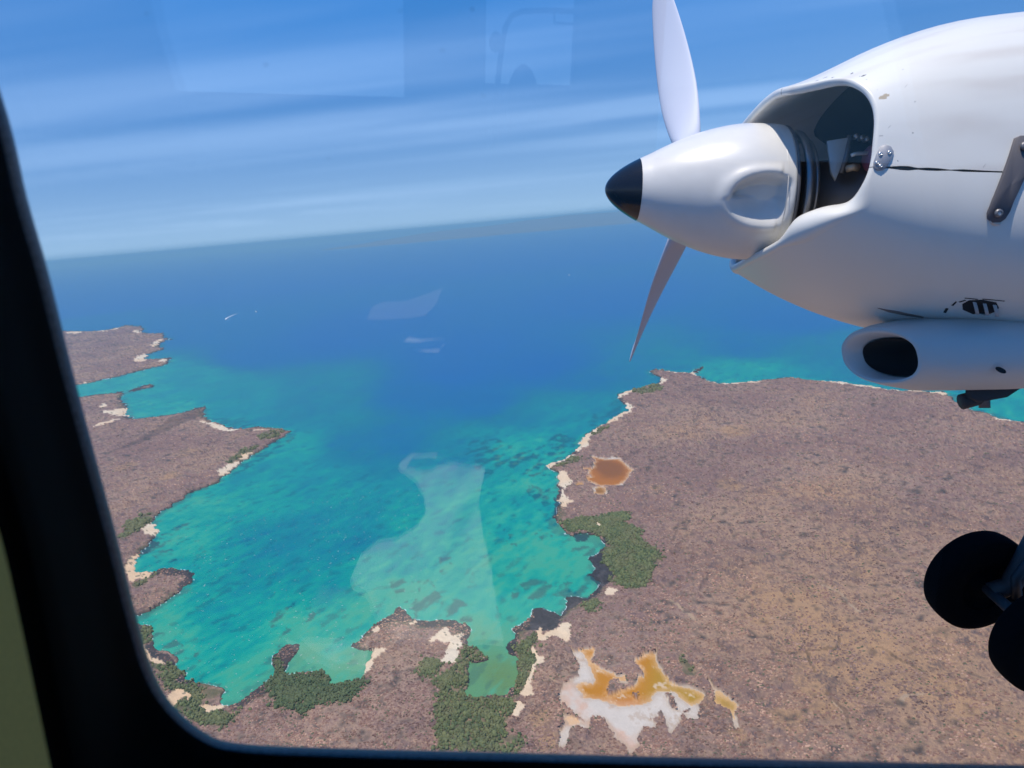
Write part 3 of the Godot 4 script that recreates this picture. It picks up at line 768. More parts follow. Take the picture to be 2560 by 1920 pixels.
func engine_bits(plane: Node3D, steel: Material, iron: Material, soot: Material) -> void:
	# spinner back plate and starter ring
	var disc := []
	for p in [[0.004, 0.158], [0.012, 0.160], [0.016, 0.150], [0.018, 0.05]]: disc.append(circle(nac(p[0], 0, 0), INB * p[1], UPW * p[1], 64))
	obj("back_plate", rings(disc, true, true), iron, plane)
	var ring := []
	for k in 9:
		var b := TAU * k / 8
		ring.append(circle(nac(0.040 + 0.012 * cos(b), 0, 0), INB * (0.142 + 0.008 * sin(b)), UPW * (0.142 + 0.008 * sin(b)), 72))
	obj("starter_ring", rings(ring), steel, plane)
	var ring2 := []
	for k in 9:
		var b := TAU * k / 8
		ring2.append(circle(nac(0.062 + 0.006 * cos(b), 0, 0), INB * (0.128 + 0.005 * sin(b)), UPW * (0.128 + 0.005 * sin(b)), 72))
	obj("starter_ring", rings(ring2), steel, plane)
	obj("crankcase", rings([circle(nac(0.05, 0, 0), INB * 0.075, UPW * 0.075, 32), circle(nac(0.16, 0, 0), INB * 0.09, UPW * 0.085, 32), circle(nac(0.20, 0, 0), INB * 0.14, UPW * 0.10, 32), circle(nac(0.34, 0, 0), INB * 0.16, UPW * 0.10, 32)], true, true), iron, plane)
	# a grey casting web, its bolts, a rod and a bronze-banded fitting
	var web := [nac(0.085, 0.115, 0.090), nac(0.130, 0.125, 0.096), nac(0.125, 0.125, 0.05), nac(0.105, 0.12, 0.0), nac(0.095, 0.115, 0.02)]
	var up := []
	for k in 5: up.append((INB * 0.9 - FWD * -0.3).normalized())
	var cast := obj("casting", plate(web, up, 0.02, 0.003), paint(0.42, 0.44, 0.46, 0.5, 0.2), plane)
	var rib := [nac(0.128, 0.14, 0.10), nac(0.122, 0.142, 0.06), nac(0.112, 0.14, 0.015)]
	obj("rib", tube(rib, 0.006), iron, cast)
	for k in 3:
		obj("bolt", tube([nac(0.138 + 0.012 * k, 0.14, 0.096 - 0.003 * k), nac(0.138 + 0.012 * k, 0.158, 0.096 - 0.003 * k)], 0.0055), steel, cast)
	obj("push_rod", tube([nac(0.128, 0.15, 0.052), nac(0.135, 0.152, 0.055), nac(0.175, 0.15, 0.060)], 0.0042), paint(0.72, 0.72, 0.72, 0.4, 0.3), plane)
	obj("pipe_joint", tube([nac(0.122, 0.14, 0.024), nac(0.134, 0.15, 0.026), nac(0.146, 0.148, 0.025)], 0.008), paint(0.60, 0.44, 0.32, 0.45, 0.3), plane)
	var body := []
	for p in [[0.165, 0.020], [0.172, 0.028], [0.186, 0.034], [0.200, 0.036]]: body.append(circle(nac(p[0], 0.14, 0.05), INB * p[1], UPW * p[1], 28))
	obj("starter_motor", rings(body, true, true), paint(0.30, 0.11, 0.17, 0.45, 0.1), plane)
	var band := []
	for p in [[0.199, 0.037], [0.203, 0.043], [0.210, 0.0435], [0.214, 0.038]]: band.append(circle(nac(p[0], 0.14, 0.05), INB * p[1], UPW * p[1], 36))
	obj("bronze_band", rings(band), paint(0.75, 0.50, 0.22, 0.4, 0.4), plane)
	for k in 5:
		var fin := []
		for p in [[0.0, 0.085], [0.003, 0.088], [0.006, 0.085]]: fin.append(circle(nac(0.235 + 0.014 * k + p[0], 0.20, 0.06), INB * p[1] * 0.9, UPW * p[1], 24))
		obj("cylinder_fin", rings(fin, true, true), paint(0.06, 0.065, 0.075, 0.6, 0.3), plane)
	for k in 3:
		obj("cable", tube([nac(0.20, 0.20 + 0.02 * k, 0.14 + 0.01 * k), nac(0.24, 0.24, 0.13), nac(0.28, 0.25 + 0.01 * k, 0.07)], 0.005), soot, plane)

func fittings(top: Node, low: Node, plane: Node3D, steel: Material, iron: Material, soot: Material) -> void:
	var dull := paint(0.34, 0.34, 0.37, 0.5, 0.35)
	var bright := paint(0.62, 0.62, 0.62, 0.32, 0.8)
	# hinge plate at the mouth's edge, on the seam
	var h := [-1.2, 0.082, 0.1, 0.089, 0.35, 0.098, 0.1, 0.108, -0.5, 0.1135, -2.0, 0.111, -4.4, 0.101, -5.4, 0.094, -5.6, 0.085, -4.8, 0.078, -3.0, 0.078]
	var hinge := obj("hinge_plate", plate(on_skin(h, 0.0), skin_normals(h), 0.004, 0.001), dull, top)
	for p in [[-1.0, 0.0885], [-0.7, 0.105], [-3.3, 0.083], [-4.2, 0.0895]]: screw(hinge, "rivet", p[0], p[1], 0.004, 0.0042, bright, iron)
	# the strap that latches the halves together
	var t := [0.9, 0.336, 1.2, 0.345, 1.25, 0.372, 0.4, 0.378, -4.0, 0.368, -6.0, 0.356, -9.5, 0.347, -12.5, 0.340, -15.5, 0.336, -18.0, 0.330, -19.3, 0.322, -19.6, 0.308, -18.4, 0.298, -16.5, 0.296, -12.0, 0.302, -5.2, 0.3155, -1.0, 0.327]
	var strap := obj("latch_strap", plate(on_skin(t, 0.0), skin_normals(t), 0.007, 0.0015), paint(0.115, 0.11, 0.125, 0.6, 0.25), low)
	for p in [[0.0, 0.352], [-16.3, 0.314]]:
		screw(strap, "screw", p[0], p[1], 0.007, 0.0085, paint(0.2, 0.2, 0.215, 0.45, 0.5), iron)
		screw(strap, "screw", p[0], p[1], 0.009, 0.0045, bright, iron)
	var tongue := [-18.8, 0.303, -19.8, 0.306, -20.6, 0.314, -20.2, 0.324, -19.2, 0.326]
	obj("strap_tongue", plate(on_skin(tongue, 0.0), skin_normals(tongue), 0.004, 0.001), bright, strap)
	# torn louvre low on the side: a dark hole with bent vanes over it
	var hole := [-55.5, 0.338, -54.0, 0.362, -54.5, 0.392, -57.5, 0.407, -60.5, 0.408, -63.6, 0.398, -64.0, 0.372, -62.0, 0.345, -58.5, 0.333]
	var dark := obj("louvre", plate(on_skin(hole, 0.0), skin_normals(hole), 0.0015, 0.0004), soot, low)
	for k in 3:
		var a := 0.345 + 0.021 * k
		var pts := [skin(a, deg_to_rad(-55.5), 0.003), skin(a + 0.006, deg_to_rad(-57.0), 0.013), skin(a + 0.016, deg_to_rad(-59.5), 0.015), skin(a + 0.028, deg_to_rad(-63.0), 0.004)]
		var rows := []
		for q in 2:
			var row := PackedVector3Array()
			for p in pts: row.append(p - FWD * (0.010 * q) - INB * 0.003 * q)
			rows.append(row)
		var vane := sheet(rows)
		obj("vane", vane, paint(0.42, 0.42, 0.43, 0.5, 0.2), dark)
	var lipl := [-63.4, 0.375, -63.0, 0.398, -61.8, 0.405, -62.2, 0.399, -62.8, 0.390]
	obj("torn_edge", plate(on_skin(lipl, 0.001), skin_normals(lipl), 0.002, 0.0005), bright, dark)
	for e in [[-54.6, 0.326, -54.2, 0.352, -53.9, 0.352, -54.3, 0.326], [-53.6, 0.360, -53.2, 0.405, -52.9, 0.405, -53.3, 0.360], [-57.5, 0.316, -60.5, 0.316, -60.6, 0.320, -57.6, 0.319], [-63.0, 0.312, -66.5, 0.318, -66.6, 0.324, -63.1, 0.318], [-55.6, 0.330, -57.4, 0.322, -57.6, 0.325, -55.8, 0.333]]:
		obj("crack", plate(on_skin(e, 0.0003), skin_normals(e), 0.0008, 0.0002), soot, low)
	# drain slot and an old dent under the belly
	var slot := [-73.6, 0.388, -71.9, 0.410, -70.9, 0.440, -70.2, 0.486, -72.2, 0.480, -75.2, 0.440, -77.0, 0.420, -75.6, 0.402]
	obj("drain_slot", plate(on_skin(slot, 0.0002), skin_normals(slot), 0.0012, 0.0003), paint(0.03, 0.028, 0.032, 0.8), low)
	var dent := [-77.0, 0.207, -74.4, 0.245, -73.4, 0.300, -74.4, 0.300, -76.0, 0.270, -77.4, 0.235]
	obj("patch", plate(on_skin(dent, 0.0002), skin_normals(dent), 0.0012, 0.0006), paint(0.22, 0.17, 0.155, 0.6), low)

# the cooling-air scoop slung under the cowling, its oval mouth open to the front
func scoop(plane: Node3D, white: Material, soot: Material, iron: Material) -> void:
	var grey := paint(0.60, 0.60, 0.60, 0.45)
	var st := [[0.214, 0.112, 0.054, -0.400], [0.206, 0.120, 0.060, -0.399], [0.212, 0.128, 0.066, -0.398], [0.235, 0.136, 0.074, -0.396], [0.29, 0.150, 0.084, -0.394], [0.36, 0.156, 0.088, -0.388], [0.50, 0.160, 0.088, -0.382], [0.75, 0.155, 0.078, -0.372], [1.1, 0.13, 0.05, -0.36]]
	var inner := [[0.34, 0.075, 0.033, -0.402], [0.262, 0.096, 0.045, -0.401], [0.232, 0.104, 0.049, -0.400]]
	var rs := []
	for p in inner + st: rs.append(oval(p, 0.09))
	var o := obj("cooling_scoop", rings(rs), grey, plane)
	var back := []
	for p in [[0.248, 0.098, 0.046, -0.401], [0.325, 0.076, 0.033, -0.402]]: back.append(oval(p, 0.09, -0.003))
	obj("duct", rings(back, false, true), soot, o)
	# drain pipe and exhaust stub below
	obj("drain_pipe", tube([nac(0.505, 0.05, -0.452), nac(0.508, 0.05, -0.515)], 0.0125, 14), iron, plane)
	var f := [nac(0.455, 0.06, -0.468), nac(0.585, 0.06, -0.460), nac(0.545, 0.06, -0.488), nac(0.478, 0.06, -0.502), nac(0.455, 0.06, -0.492)]
	var up := []
	for k in 5: up.append(INB)
	obj("drain_mast", plate(f, up, 0.02, 0.004), paint(0.03, 0.035, 0.045, 0.6), plane)
	obj("exhaust_stub", tube([nac(0.53, 0.05, -0.462), nac(0.48, 0.05, -0.494), nac(0.452, 0.05, -0.502)], 0.019, 16), paint(0.03, 0.035, 0.045, 0.6), plane)
	var c := nac(0.42, 0.246, -0.43)
	obj("drain_hole", rings([circle(c, FWD * 0.012 + UPW * 0.004, UPW * 0.006, 16)], true, false), soot, o)

func oval(p: Array, inb: float, shrink := 0.0) -> PackedVector3Array:
	var out := PackedVector3Array()
	for k in 64:
		var t := TAU * k / 64
		var c := cos(t)
		var s := sin(t)
		# raked: the mouth's lower lip lies further aft
		out.append(nac(p[0] + 0.022 + (-0.022 * s + 0.030 * c) * smoothstep(0.40, 0.25, p[0]), inb + (p[1] + shrink) * signf(c) * pow(absf(c), 0.85), p[3] + (p[2] + shrink) * signf(s) * pow(absf(s), 0.85)))
	return out

func spinner(plane: Node3D, pale: Material, steel: Material, soot: Material) -> void:
	var rs := []
	var n := 180
	var cut := 0.195
	for i in 80:
		var t := lerpf(cut, 1.0, i / 79.0)
		var ring := PackedVector3Array()
		for j in n:
			var ph := TAU * j / n
			var r := spin_r(t)
			# the dished opening where a blade's root passes, facing the cabin
			var a := -SPIN_L * (1.0 - t)
			var dx := (a + 0.058) / 0.088
			var dp := wrapf(ph - deg_to_rad(-19.0), -PI, PI) * r / 0.058
			var q := sqrt(dx * dx + dp * dp)
			var w := smoothstep(1.0, 0.72, q) if dp > 0.0 else smoothstep(1.25, 0.1, q)
			r -= 0.044 * w * smoothstep(-0.002, -0.03, a)
			# the skin swells a little round it
			r += 0.0055 * exp(-pow((q - 1.12) / 0.20, 2.0)) * (1.0 if dx < 0.3 else 0.3) * smoothstep(-0.004, -0.03, a)
			ring.append(nac(a, r * cos(ph), r * sin(ph)))
		rs.append(ring)
	rs.append(circle(nac(0.004, 0, 0), INB * 0.1605, UPW * 0.1605, n))
	rs.append(circle(nac(0.005, 0, 0), INB * 0.150, UPW * 0.150, n))
	var o := obj("spinner", rings(rs, false, true, true), pale, plane)
	var nose := []
	for i in 30:
		var t := cut * pow(i / 29.0, 2.2)
		nose.append(circle(nac(-SPIN_L * (1.0 - t), 0, 0), INB * (spin_r(t) + 0.0006), UPW * (spin_r(t) + 0.0006), 64))
	var black := paint(0.012, 0.014, 0.022, 0.16)
	obj("nose_cap", rings(nose, true, false, true), black, o)
	var r0 := spin_r(0.958) + 0.0003
	var seam := []
	for p in [[-0.0185, 0.0], [-0.018, 0.0003], [-0.0165, 0.0003], [-0.016, 0.0]]: seam.append(circle(nac(p[0], 0, 0), INB * (r0 + p[1]), UPW * (r0 + p[1]), n))
	obj("trim_ring", rings(seam, false, false, true), paint(0.72, 0.70, 0.66, 0.3), o)

func propeller(plane: Node3D) -> void:
	var grey := paint(0.50, 0.53, 0.64, 0.5)
	var red := paint(0.45, 0.06, 0.06, 0.4)
	for k in 2:
		var dir: Vector3 = (UPW * 0.80 - INB * 0.60).normalized() if k == 0 else (-INB * 0.935 - UPW * 0.355).normalized()
		var across := dir.cross(FWD).normalized() * (1.0 if k == 0 else -1.0)
		var root := nac(-0.185, 0, 0)
		var rows := []
		var few := [[0.05, 0.036, 0.036, 60.0], [0.16, 0.038, 0.032, 55.0], [0.24, 0.060, 0.020, 46.0], [0.40, 0.084, 0.014, 38.0], [0.60, 0.090, 0.010, 30.0], [0.80, 0.082, 0.0075, 24.0], [0.95, 0.066, 0.006, 20.0], [1.01, 0.048, 0.005, 18.0], [1.03, 0.020, 0.004, 18.0]]
		var span := []
		for i in few.size() - 1:
			for q in 4:
				var u := q / 4.0
				var v := []
				for w in 4: v.append(cubic_interpolate(few[i][w], few[i + 1][w], few[maxi(i - 1, 0)][w], few[mini(i + 2, few.size() - 1)][w], u))
				span.append(v)
		span.append(few[-1])
		for p in span:
			var tw := deg_to_rad(p[3])
			var sg := -1.0 if k == 0 else 1.0
			var ch := across * cos(tw) + FWD * sin(tw) * sg
			var th := -across * sin(tw) * sg + FWD * cos(tw)
			var ring := PackedVector3Array()
			for j in 24:
				var t := TAU * j / 24
				var c := cos(t)
				ring.append(root + dir * p[0] + ch * p[1] * (0.74 if k == 0 else 0.85) * c + th * p[2] * sin(t) * (1.0 - 0.35 * c) )
			rows.append(ring)
		var b := obj("propeller_blade", rings(rows, true, true), grey, plane)
		if false:
			var band := []
			for p in [[0.335, 0.0775, 0.0172, 41.0], [0.365, 0.081, 0.0162, 39.7]]:
				var tw := deg_to_rad(p[3])
				var ch := across * cos(tw) + FWD * sin(tw)
				var th := -across * sin(tw) + FWD * cos(tw)
				var ring := PackedVector3Array()
				for j in 24:
					var t := TAU * j / 24
					ring.append(root + dir * p[0] + ch * (p[1] + 0.001) * cos(t) + th * (p[2] + 0.0005) * sin(t) * (1.0 - 0.35 * cos(t)))
				band.append(ring)
			obj("red_band", rings(band), red, b)

func wheels(plane: Node3D, rubber: Material, steel: Material) -> void:
	var blue := paint(0.03, 0.036, 0.045, 0.6, 0.1)
	var axle := (FWD * -0.154 + LUP * -0.079 + LIN * 0.985).normalized()
	var wx := axle.cross(LUP).normalized()
	var wy := wx.cross(axle).normalized()
	for c in [FWD * -1.654 + LUP * -1.364 + LIN * -2.415, FWD * -1.703 + LUP * -1.389 + LIN * -2.101]:
		var tyre := []
		# tread with shallow grooves, rounded shoulders
		for p in [[0.052, 0.100], [0.060, 0.120], [0.064, 0.150], [0.060, 0.178], [0.050, 0.192], [0.044, 0.1965], [0.030, 0.1992], [0.015, 0.2005], [0.0, 0.2010], [-0.015, 0.2005], [-0.030, 0.1992], [-0.044, 0.1965], [-0.050, 0.192], [-0.060, 0.178], [-0.064, 0.150], [-0.060, 0.120], [-0.052, 0.100]]:
			tyre.append(circle(c + axle * p[0] * 0.87, wx * p[1] * 0.90, wy * p[1] * 0.90, 72))
		var w := Node3D.new()
		put(w, "wheel", plane)
		obj("tyre", rings(tyre, false, false, true), rubber, w)
		var hub := []
		for p in [[0.050, 0.102], [0.040, 0.095], [0.030, 0.060], [0.052, 0.045], [0.056, 0.02]]: hub.append(circle(c + axle * p[0] * 0.87, wx * p[1] * 0.87, wy * p[1] * 0.87, 40))
		obj("rim", rings(hub, false, true), rubber, w)
		var hub2 := []
		for p in [[-0.050, 0.102], [-0.040, 0.095], [-0.030, 0.060], [-0.052, 0.045], [-0.056, 0.02]]: hub2.append(circle(c + axle * p[0] * 0.87, wx * p[1] * 0.87, wy * p[1] * 0.87, 40))
		obj("rim", rings(hub2, false, true), rubber, w)
	var c0 := FWD * -1.658 + LUP * -1.367 + LIN * -2.34
	var leg := obj("landing_gear_leg", tube([c0 + FWD * -0.20 + LUP * 1.0, c0 + FWD * -0.12 + LUP * 0.25, c0 + FWD * -0.06 + LUP * 0.03, c0], 0.034, 16), blue, plane)
	obj("torque_link", tube([c0 + FWD * -0.10 + LUP * 0.16 + LIN * 0.02, c0 + FWD * -0.035 + LUP * 0.085 + LIN * 0.05, c0 + FWD * -0.07 + LUP * 0.0 + LIN * 0.03], 0.016, 12), blue, leg)
	obj("brake_caliper", rings([circle(c0 + FWD * -0.055 + LUP * -0.035 + LIN * 0.03, FWD * 0.03, LUP * 0.02, 16), circle(c0 + FWD * -0.055 + LUP * -0.035 + LIN * 0.07, FWD * 0.028, LUP * 0.018, 16)], true, true), blue, leg)
	obj("axle", tube([c0 + LIN * -0.16, c0 + LIN * 0.30], 0.018, 14), blue, leg)

# ---------------------------------------------------------------- the cabin round the camera
const OPEN := [0.1947,0.0933, 0.1773,0.0195, 0.1732,-0.0166, 0.1694,-0.0428, 0.1657,-0.0775, 0.1618,-0.1090, 0.1571,-0.1465, 0.1524,-0.1888, 0.1481,-0.2138, 0.1408,-0.2297, 0.1299,-0.2414, 0.1162,-0.2468, 0.0777,-0.2482, -0.0035,-0.2483, -0.1051,-0.2484, -0.2294,-0.2480, -0.2713,-0.2468, -0.2940,-0.2331, -0.2978,-0.2025, -0.2625,-0.0796, -0.2133,0.0571, -0.1889,0.1076, -0.1626,0.1248, 0.0878,0.1222, 0.1742,0.1171, 0.1899,0.1084]

func cab(f: float, u: float, n: float) -> Vector3:
	return FWD * f + LUP * u + LIN * n

# the window's outline, smoothed to many points; grown outwards by some metres
func outline(grow: float) -> PackedVector2Array:
	var p := PackedVector2Array()
	var n := OPEN.size() / 2
	for i in n:
		for t in 6:
			var q := []
			for k in [-1, 0, 1, 2]:
				var j: int = posmod(i + k, n)
				q.append(Vector2(OPEN[j * 2], OPEN[j * 2 + 1]))
			p.append((q[1] as Vector2).cubic_interpolate(q[2], q[0], q[3], t / 6.0))
	var out := PackedVector2Array()
	for i in p.size():
		var d := p[(i + 3) % p.size()] - p[posmod(i - 3, p.size())]
		var nrm := Vector2(d.y, -d.x).normalized()
		if nrm.dot(p[i] - Vector2(-0.04, -0.06)) < 0: nrm = -nrm
		out.append(p[i] + nrm * grow)
	return out

func hoop(grow: float, n: float) -> PackedVector3Array:
	var out := PackedVector3Array()
	# the reveal flares towards the outside by as much as the eye's sight line does
	for p in outline(grow / (-n / 0.28)): out.append(cab(p.x * n / -0.28, p.y * n / -0.28 - maxf(0.0, n + 0.28) * 1.1 * smoothstep(-0.15, -0.22, p.y), n))
	return out

func cabin(plane: Node3D) -> void:
	var trim := paint(0.0022, 0.0023, 0.0022, 0.9)
	trim.metallic_specular = 0.15
	var seal := paint(0.125, 0.13, 0.15, 0.5)
	seal.albedo_texture = noise_map(noise(62, 0.08, 4), 256, 0.45, 1.0)
	seal.uv1_triplanar = true
	seal.uv1_scale = Vector3.ONE * 14.0
	var khaki := paint(0.92, 0.78, 0.25, 0.85)
	var fabric := noise_map(noise(61, 0.35, 3), 256, 0.82, 1.0)
	khaki.albedo_texture = fabric
	khaki.uv1_triplanar = true
	khaki.uv1_scale = Vector3.ONE * 9.0
	var gasket := [hoop(0.004, -0.304), hoop(0.0008, -0.302), hoop(0.0, -0.298), hoop(0.0012, -0.292), hoop(0.0035, -0.287), hoop(0.0065, -0.284)]
	obj("window_seal", sheet(gasket, true), seal, plane)
	var frame := [hoop(0.0045, -0.2855), hoop(0.0055, -0.281), hoop(0.009, -0.274), hoop(0.015, -0.252), hoop(0.022, -0.220), hoop(0.026, -0.204), hoop(0.030, -0.199), hoop(0.035, -0.2035)]
	obj("window_frame", sheet(frame, true), trim, plane)
	# the side wall: from the frame out to floor and ceiling, with thickness
	var rim := hoop(0.032, -0.2025)
	var wall := []
	for k in 4:
		var ring := PackedVector3Array()
		for i in rim.size():
			var p := rim[i] - cab(-0.04, -0.06, -0.2025)
			var f := p.dot(FWD)
			var u := p.dot(LUP)
			var g := maxf(absf(f) / 1.2, absf(u) / 0.62)
			var far := cab(-0.04 + f / g, -0.06 + u / g, -0.2025)
			ring.append([rim[i], rim[i].lerp(far, 0.5), far, far - LIN * 0.10][k])
		wall.append(ring)
	obj("side_wall", sheet(wall, true), khaki, plane)
	var hull := []
	var edge := hoop(0.003, -0.303)
	for k in 3:
		var ring := PackedVector3Array()
		for i in edge.size():
			var p := edge[i] - cab(-0.04, -0.06, -0.303)
			var g := maxf(absf(p.dot(FWD)) / 1.2, absf(p.dot(LUP)) / 0.62)
			var far := cab(-0.04 + p.dot(FWD) / g, -0.06 + p.dot(LUP) / g, -0.303)
			ring.append([edge[i], edge[i].lerp(far, 0.5), far][k])
		hull.append(ring)
	obj("fuselage_skin", sheet(hull, true, true), paint(0.8, 0.8, 0.79, 0.4), plane)
	var lining := paint(0.16, 0.155, 0.14, 0.9)
	var beige := paint(0.72, 0.68, 0.56, 0.9)
	# floor, ceiling, bulkheads and the far wall with its two windows
	obj("floor", slab(cab(-0.04, -0.70, 0.45), FWD * 1.25, LIN * 0.80, LUP * 0.02), lining, plane)
	# the ceiling has a small window over the seats: the sun comes in by it
	for r in [[-1.29, 0.15, -0.35, 1.25], [0.66, 1.21, -0.35, 1.25], [0.15, 0.66, -0.35, 0.25], [0.15, 0.66, 0.72, 1.25]]:
		obj("ceiling", slab(cab((r[0] + r[1]) / 2, 0.58, (r[2] + r[3]) / 2), FWD * (r[1] - r[0]) / 2, LIN * (r[3] - r[2]) / 2, LUP * 0.02), beige, plane)
	obj("bulkhead", slab(cab(-1.27, -0.06, 0.45), LUP * 0.63, LIN * 0.80, FWD * 0.02), beige, plane)
	# ahead the cabin opens to the windscreen
	obj("bulkhead", slab(cab(1.19, -0.45, 0.45), LUP * 0.25, LIN * 0.80, FWD * 0.02), beige, plane)
	var y0 := -0.70
	var y1 := 0.58
	var strips := [[-1.28, -1.1, y0, y1], [-1.1, -0.30, y0, 0.02], [-1.1, -0.30, 0.45, y1], [-0.30, -0.112, y0, y1], [-0.112, 0.072, y0, 0.161], [-0.112, 0.072, 0.40, y1], [0.072, 0.242, y0, y1], [0.242, 0.836, y0, 0.129], [0.242, 0.836, 0.40, y1], [0.836, 1.2, y0, y1]]
	for r in strips:
		obj("far_wall", slab(cab((r[0] + r[1]) / 2, (r[2] + r[3]) / 2, 1.17), FWD * (r[1] - r[0]) / 2, LUP * (r[3] - r[2]) / 2, LIN * 0.02), lining, plane)
	# the acrylic pane
	var pane := StandardMaterial3D.new()
	pane.transparency = BaseMaterial3D.TRANSPARENCY_ALPHA
	pane.albedo_color = Color(1, 1, 1, 0.0)
	pane.roughness = 0.0
	pane.metallic_specular = 0.5
	var a := hoop(0.004, -0.292)
	var b := hoop(0.004, -0.298)
	var glass := obj("window_pane", two_faces(a, b), pane, plane)
	# specks of dirt on it
	var grit := paint(0.05, 0.045, 0.04, 0.9)
	for p in [[0.040, 0.078, 0.5], [0.016, 0.079, 0.6], [0.026, 0.066, 0.5], [0.086, 0.060, 0.6], [0.125, 0.075, 0.5], [0.124, 0.135, 0.8], [0.105, 0.092, 0.4], [0.058, 0.096, 0.4], [-0.012, 0.105, 0.5], [0.012, 0.052, 0.4], [0.066, 0.030, 0.4]]:
		var c := cab(p[0] * 1.04, (p[1] - 0.03) * 1.04, -0.2925)
		obj("speck", rings([circle(c, FWD * p[2] * 0.0006, LUP * p[2] * 0.0004, 9), circle(c + LIN * 0.0002, FWD * p[2] * 0.0004, LUP * p[2] * 0.0003, 9)], false, true), grit, glass)

func two_faces(a: PackedVector3Array, b: PackedVector3Array) -> ArrayMesh:
	var st := SurfaceTool.new()
	st.begin(Mesh.PRIMITIVE_TRIANGLES)
	for side in 2:
		var ring := a if side == 0 else b
		var c := middle(ring)[0]
		st.set_normal(LIN if side == 0 else -LIN)
		for k in ring.size():
			var q := ring[(k + 1) % ring.size()]
			for v in ([c, q, ring[k]] if side == 0 else [c, ring[k], q]): st.add_vertex(v)
	return st.commit()

func slab(c: Vector3, x: Vector3, y: Vector3, z: Vector3) -> ArrayMesh:
	var st := SurfaceTool.new()
	st.begin(Mesh.PRIMITIVE_TRIANGLES)
	st.set_smooth_group(-1)
	for t in [[x, y, z], [y, z, x], [z, x, y]]:
		for s in [-1, 1]:
			var n: Vector3 = t[2] * s
			var u: Vector3 = t[0]
			var v: Vector3 = t[1] * s
			var q := [c + n - u - v, c + n + u - v, c + n + u + v, c + n - u + v]
			st.set_normal(n.normalized())
			for k in ([0, 2, 1, 0, 3, 2] if x.cross(y).dot(z) > 0 else [0, 1, 2, 0, 2, 3]): st.add_vertex(q[k])
	return st.commit()

# what the pane mirrors of the people inside: a sunlit white shirt, a sleeve and some papers
const SHIRT := [0.155,-0.412,0.139,-0.402,0.102,-0.402,0.064,-0.406,0.033,-0.414,0.036,-0.425,0.040,-0.447,0.036,-0.461,0.031,-0.481,0.023,-0.502,0.012,-0.533,0.001,-0.567,-0.000,-0.569,0.087,-0.570,0.141,-0.572,0.165,-0.547,0.172,-0.535,0.179,-0.529,0.193,-0.525,0.199,-0.517,0.192,-0.501,0.172,-0.489,0.146,-0.486,0.122,-0.475,0.110,-0.461,0.115,-0.443,0.128,-0.428]
const SLEEVE := [0.337,-0.556,0.295,-0.566,0.278,-0.574,0.221,-0.575,0.168,-0.575,0.167,-0.594,0.210,-0.589,0.255,-0.584,0.283,-0.578,0.312,-0.566]
const SCARF := [0.199,-0.210, 0.194,-0.195, 0.179,-0.188, 0.149,-0.187, 0.122,-0.178, 0.098,-0.169, 0.105,-0.188, 0.120,-0.204, 0.162,-0.209]
const SHEETS := [[0.150,-0.242, 0.146,-0.238, 0.125,-0.240, 0.094,-0.238, 0.094,-0.242, 0.125,-0.243], [0.145,-0.244, 0.123,-0.244, 0.094,-0.244, 0.094,-0.246, 0.123,-0.246, 0.143,-0.246], [0.138,-0.248, 0.120,-0.248, 0.099,-0.249, 0.099,-0.251, 0.123,-0.251]]

func cloth(poly: Array, flat: bool, step: float) -> ArrayMesh:
	var edge := PackedVector2Array()
	for k in range(0, poly.size(), 2): edge.append(Vector2(poly[k], poly[k + 1]))
	var pts := PackedVector2Array()
	for i in edge.size():
		var a := edge[i]
		var b := edge[(i + 1) % edge.size()]
		var n := maxi(1, int(a.distance_to(b) / step))
		for k in n: pts.append(a.lerp(b, float(k) / n))
	var lo := edge[0]
	var hi := edge[0]
	for p in edge: lo = lo.min(p); hi = hi.max(p)
	var y := lo.y + step * 0.5
	while y < hi.y:
		var x := lo.x + step * 0.5
		while x < hi.x:
			if Geometry2D.is_point_in_polygon(Vector2(x, y), edge): pts.append(Vector2(x + sin(y * 900.0) * step * 0.2, y + cos(x * 700.0) * step * 0.2))
			x += step
		y += step
	var fold := noise(91, 22.0, 3)
	var tris := Geometry2D.triangulate_delaunay(pts)
	var st := SurfaceTool.new()
	st.begin(Mesh.PRIMITIVE_TRIANGLES)
	st.set_smooth_group(0)
	for side in 2:
		for k in range(0, tris.size(), 3):
			var c := (pts[tris[k]] + pts[tris[k + 1]] + pts[tris[k + 2]]) / 3.0
			if not Geometry2D.is_point_in_polygon(c, edge): continue
			var turn := (pts[tris[k + 1]] - pts[tris[k]]).cross(pts[tris[k + 2]] - pts[tris[k]]) > 0.0
			for t in ([0, 1, 2] if turn == (side == 0) else [0, 2, 1]):
				var p := pts[tris[k + t]]
				var n := 0.45 if flat else maxf(0.1, 0.40 + 1.1 * (p.y + 0.42)) + 0.013 * fold.get_noise_2d(p.x * 0.7 + p.y * 0.3, p.y * 0.25) + 0.004 * sin(p.x * 95.0 + p.y * 40.0 + 3.0 * sin(p.y * 30.0)) * smoothstep(0.02, 0.05, p.x) * smoothstep(0.16, 0.08, p.x)
				st.add_vertex(cab(p.x, p.y, n + (0.0004 if flat else 0.012) * side + (2.2 * (p.y + 0.2445) if flat and poly[0] < 0.17 else 0.9 * (p.y + 0.2) if flat else 0.0)))
	st.index()
	st.generate_normals()
	return st.commit()

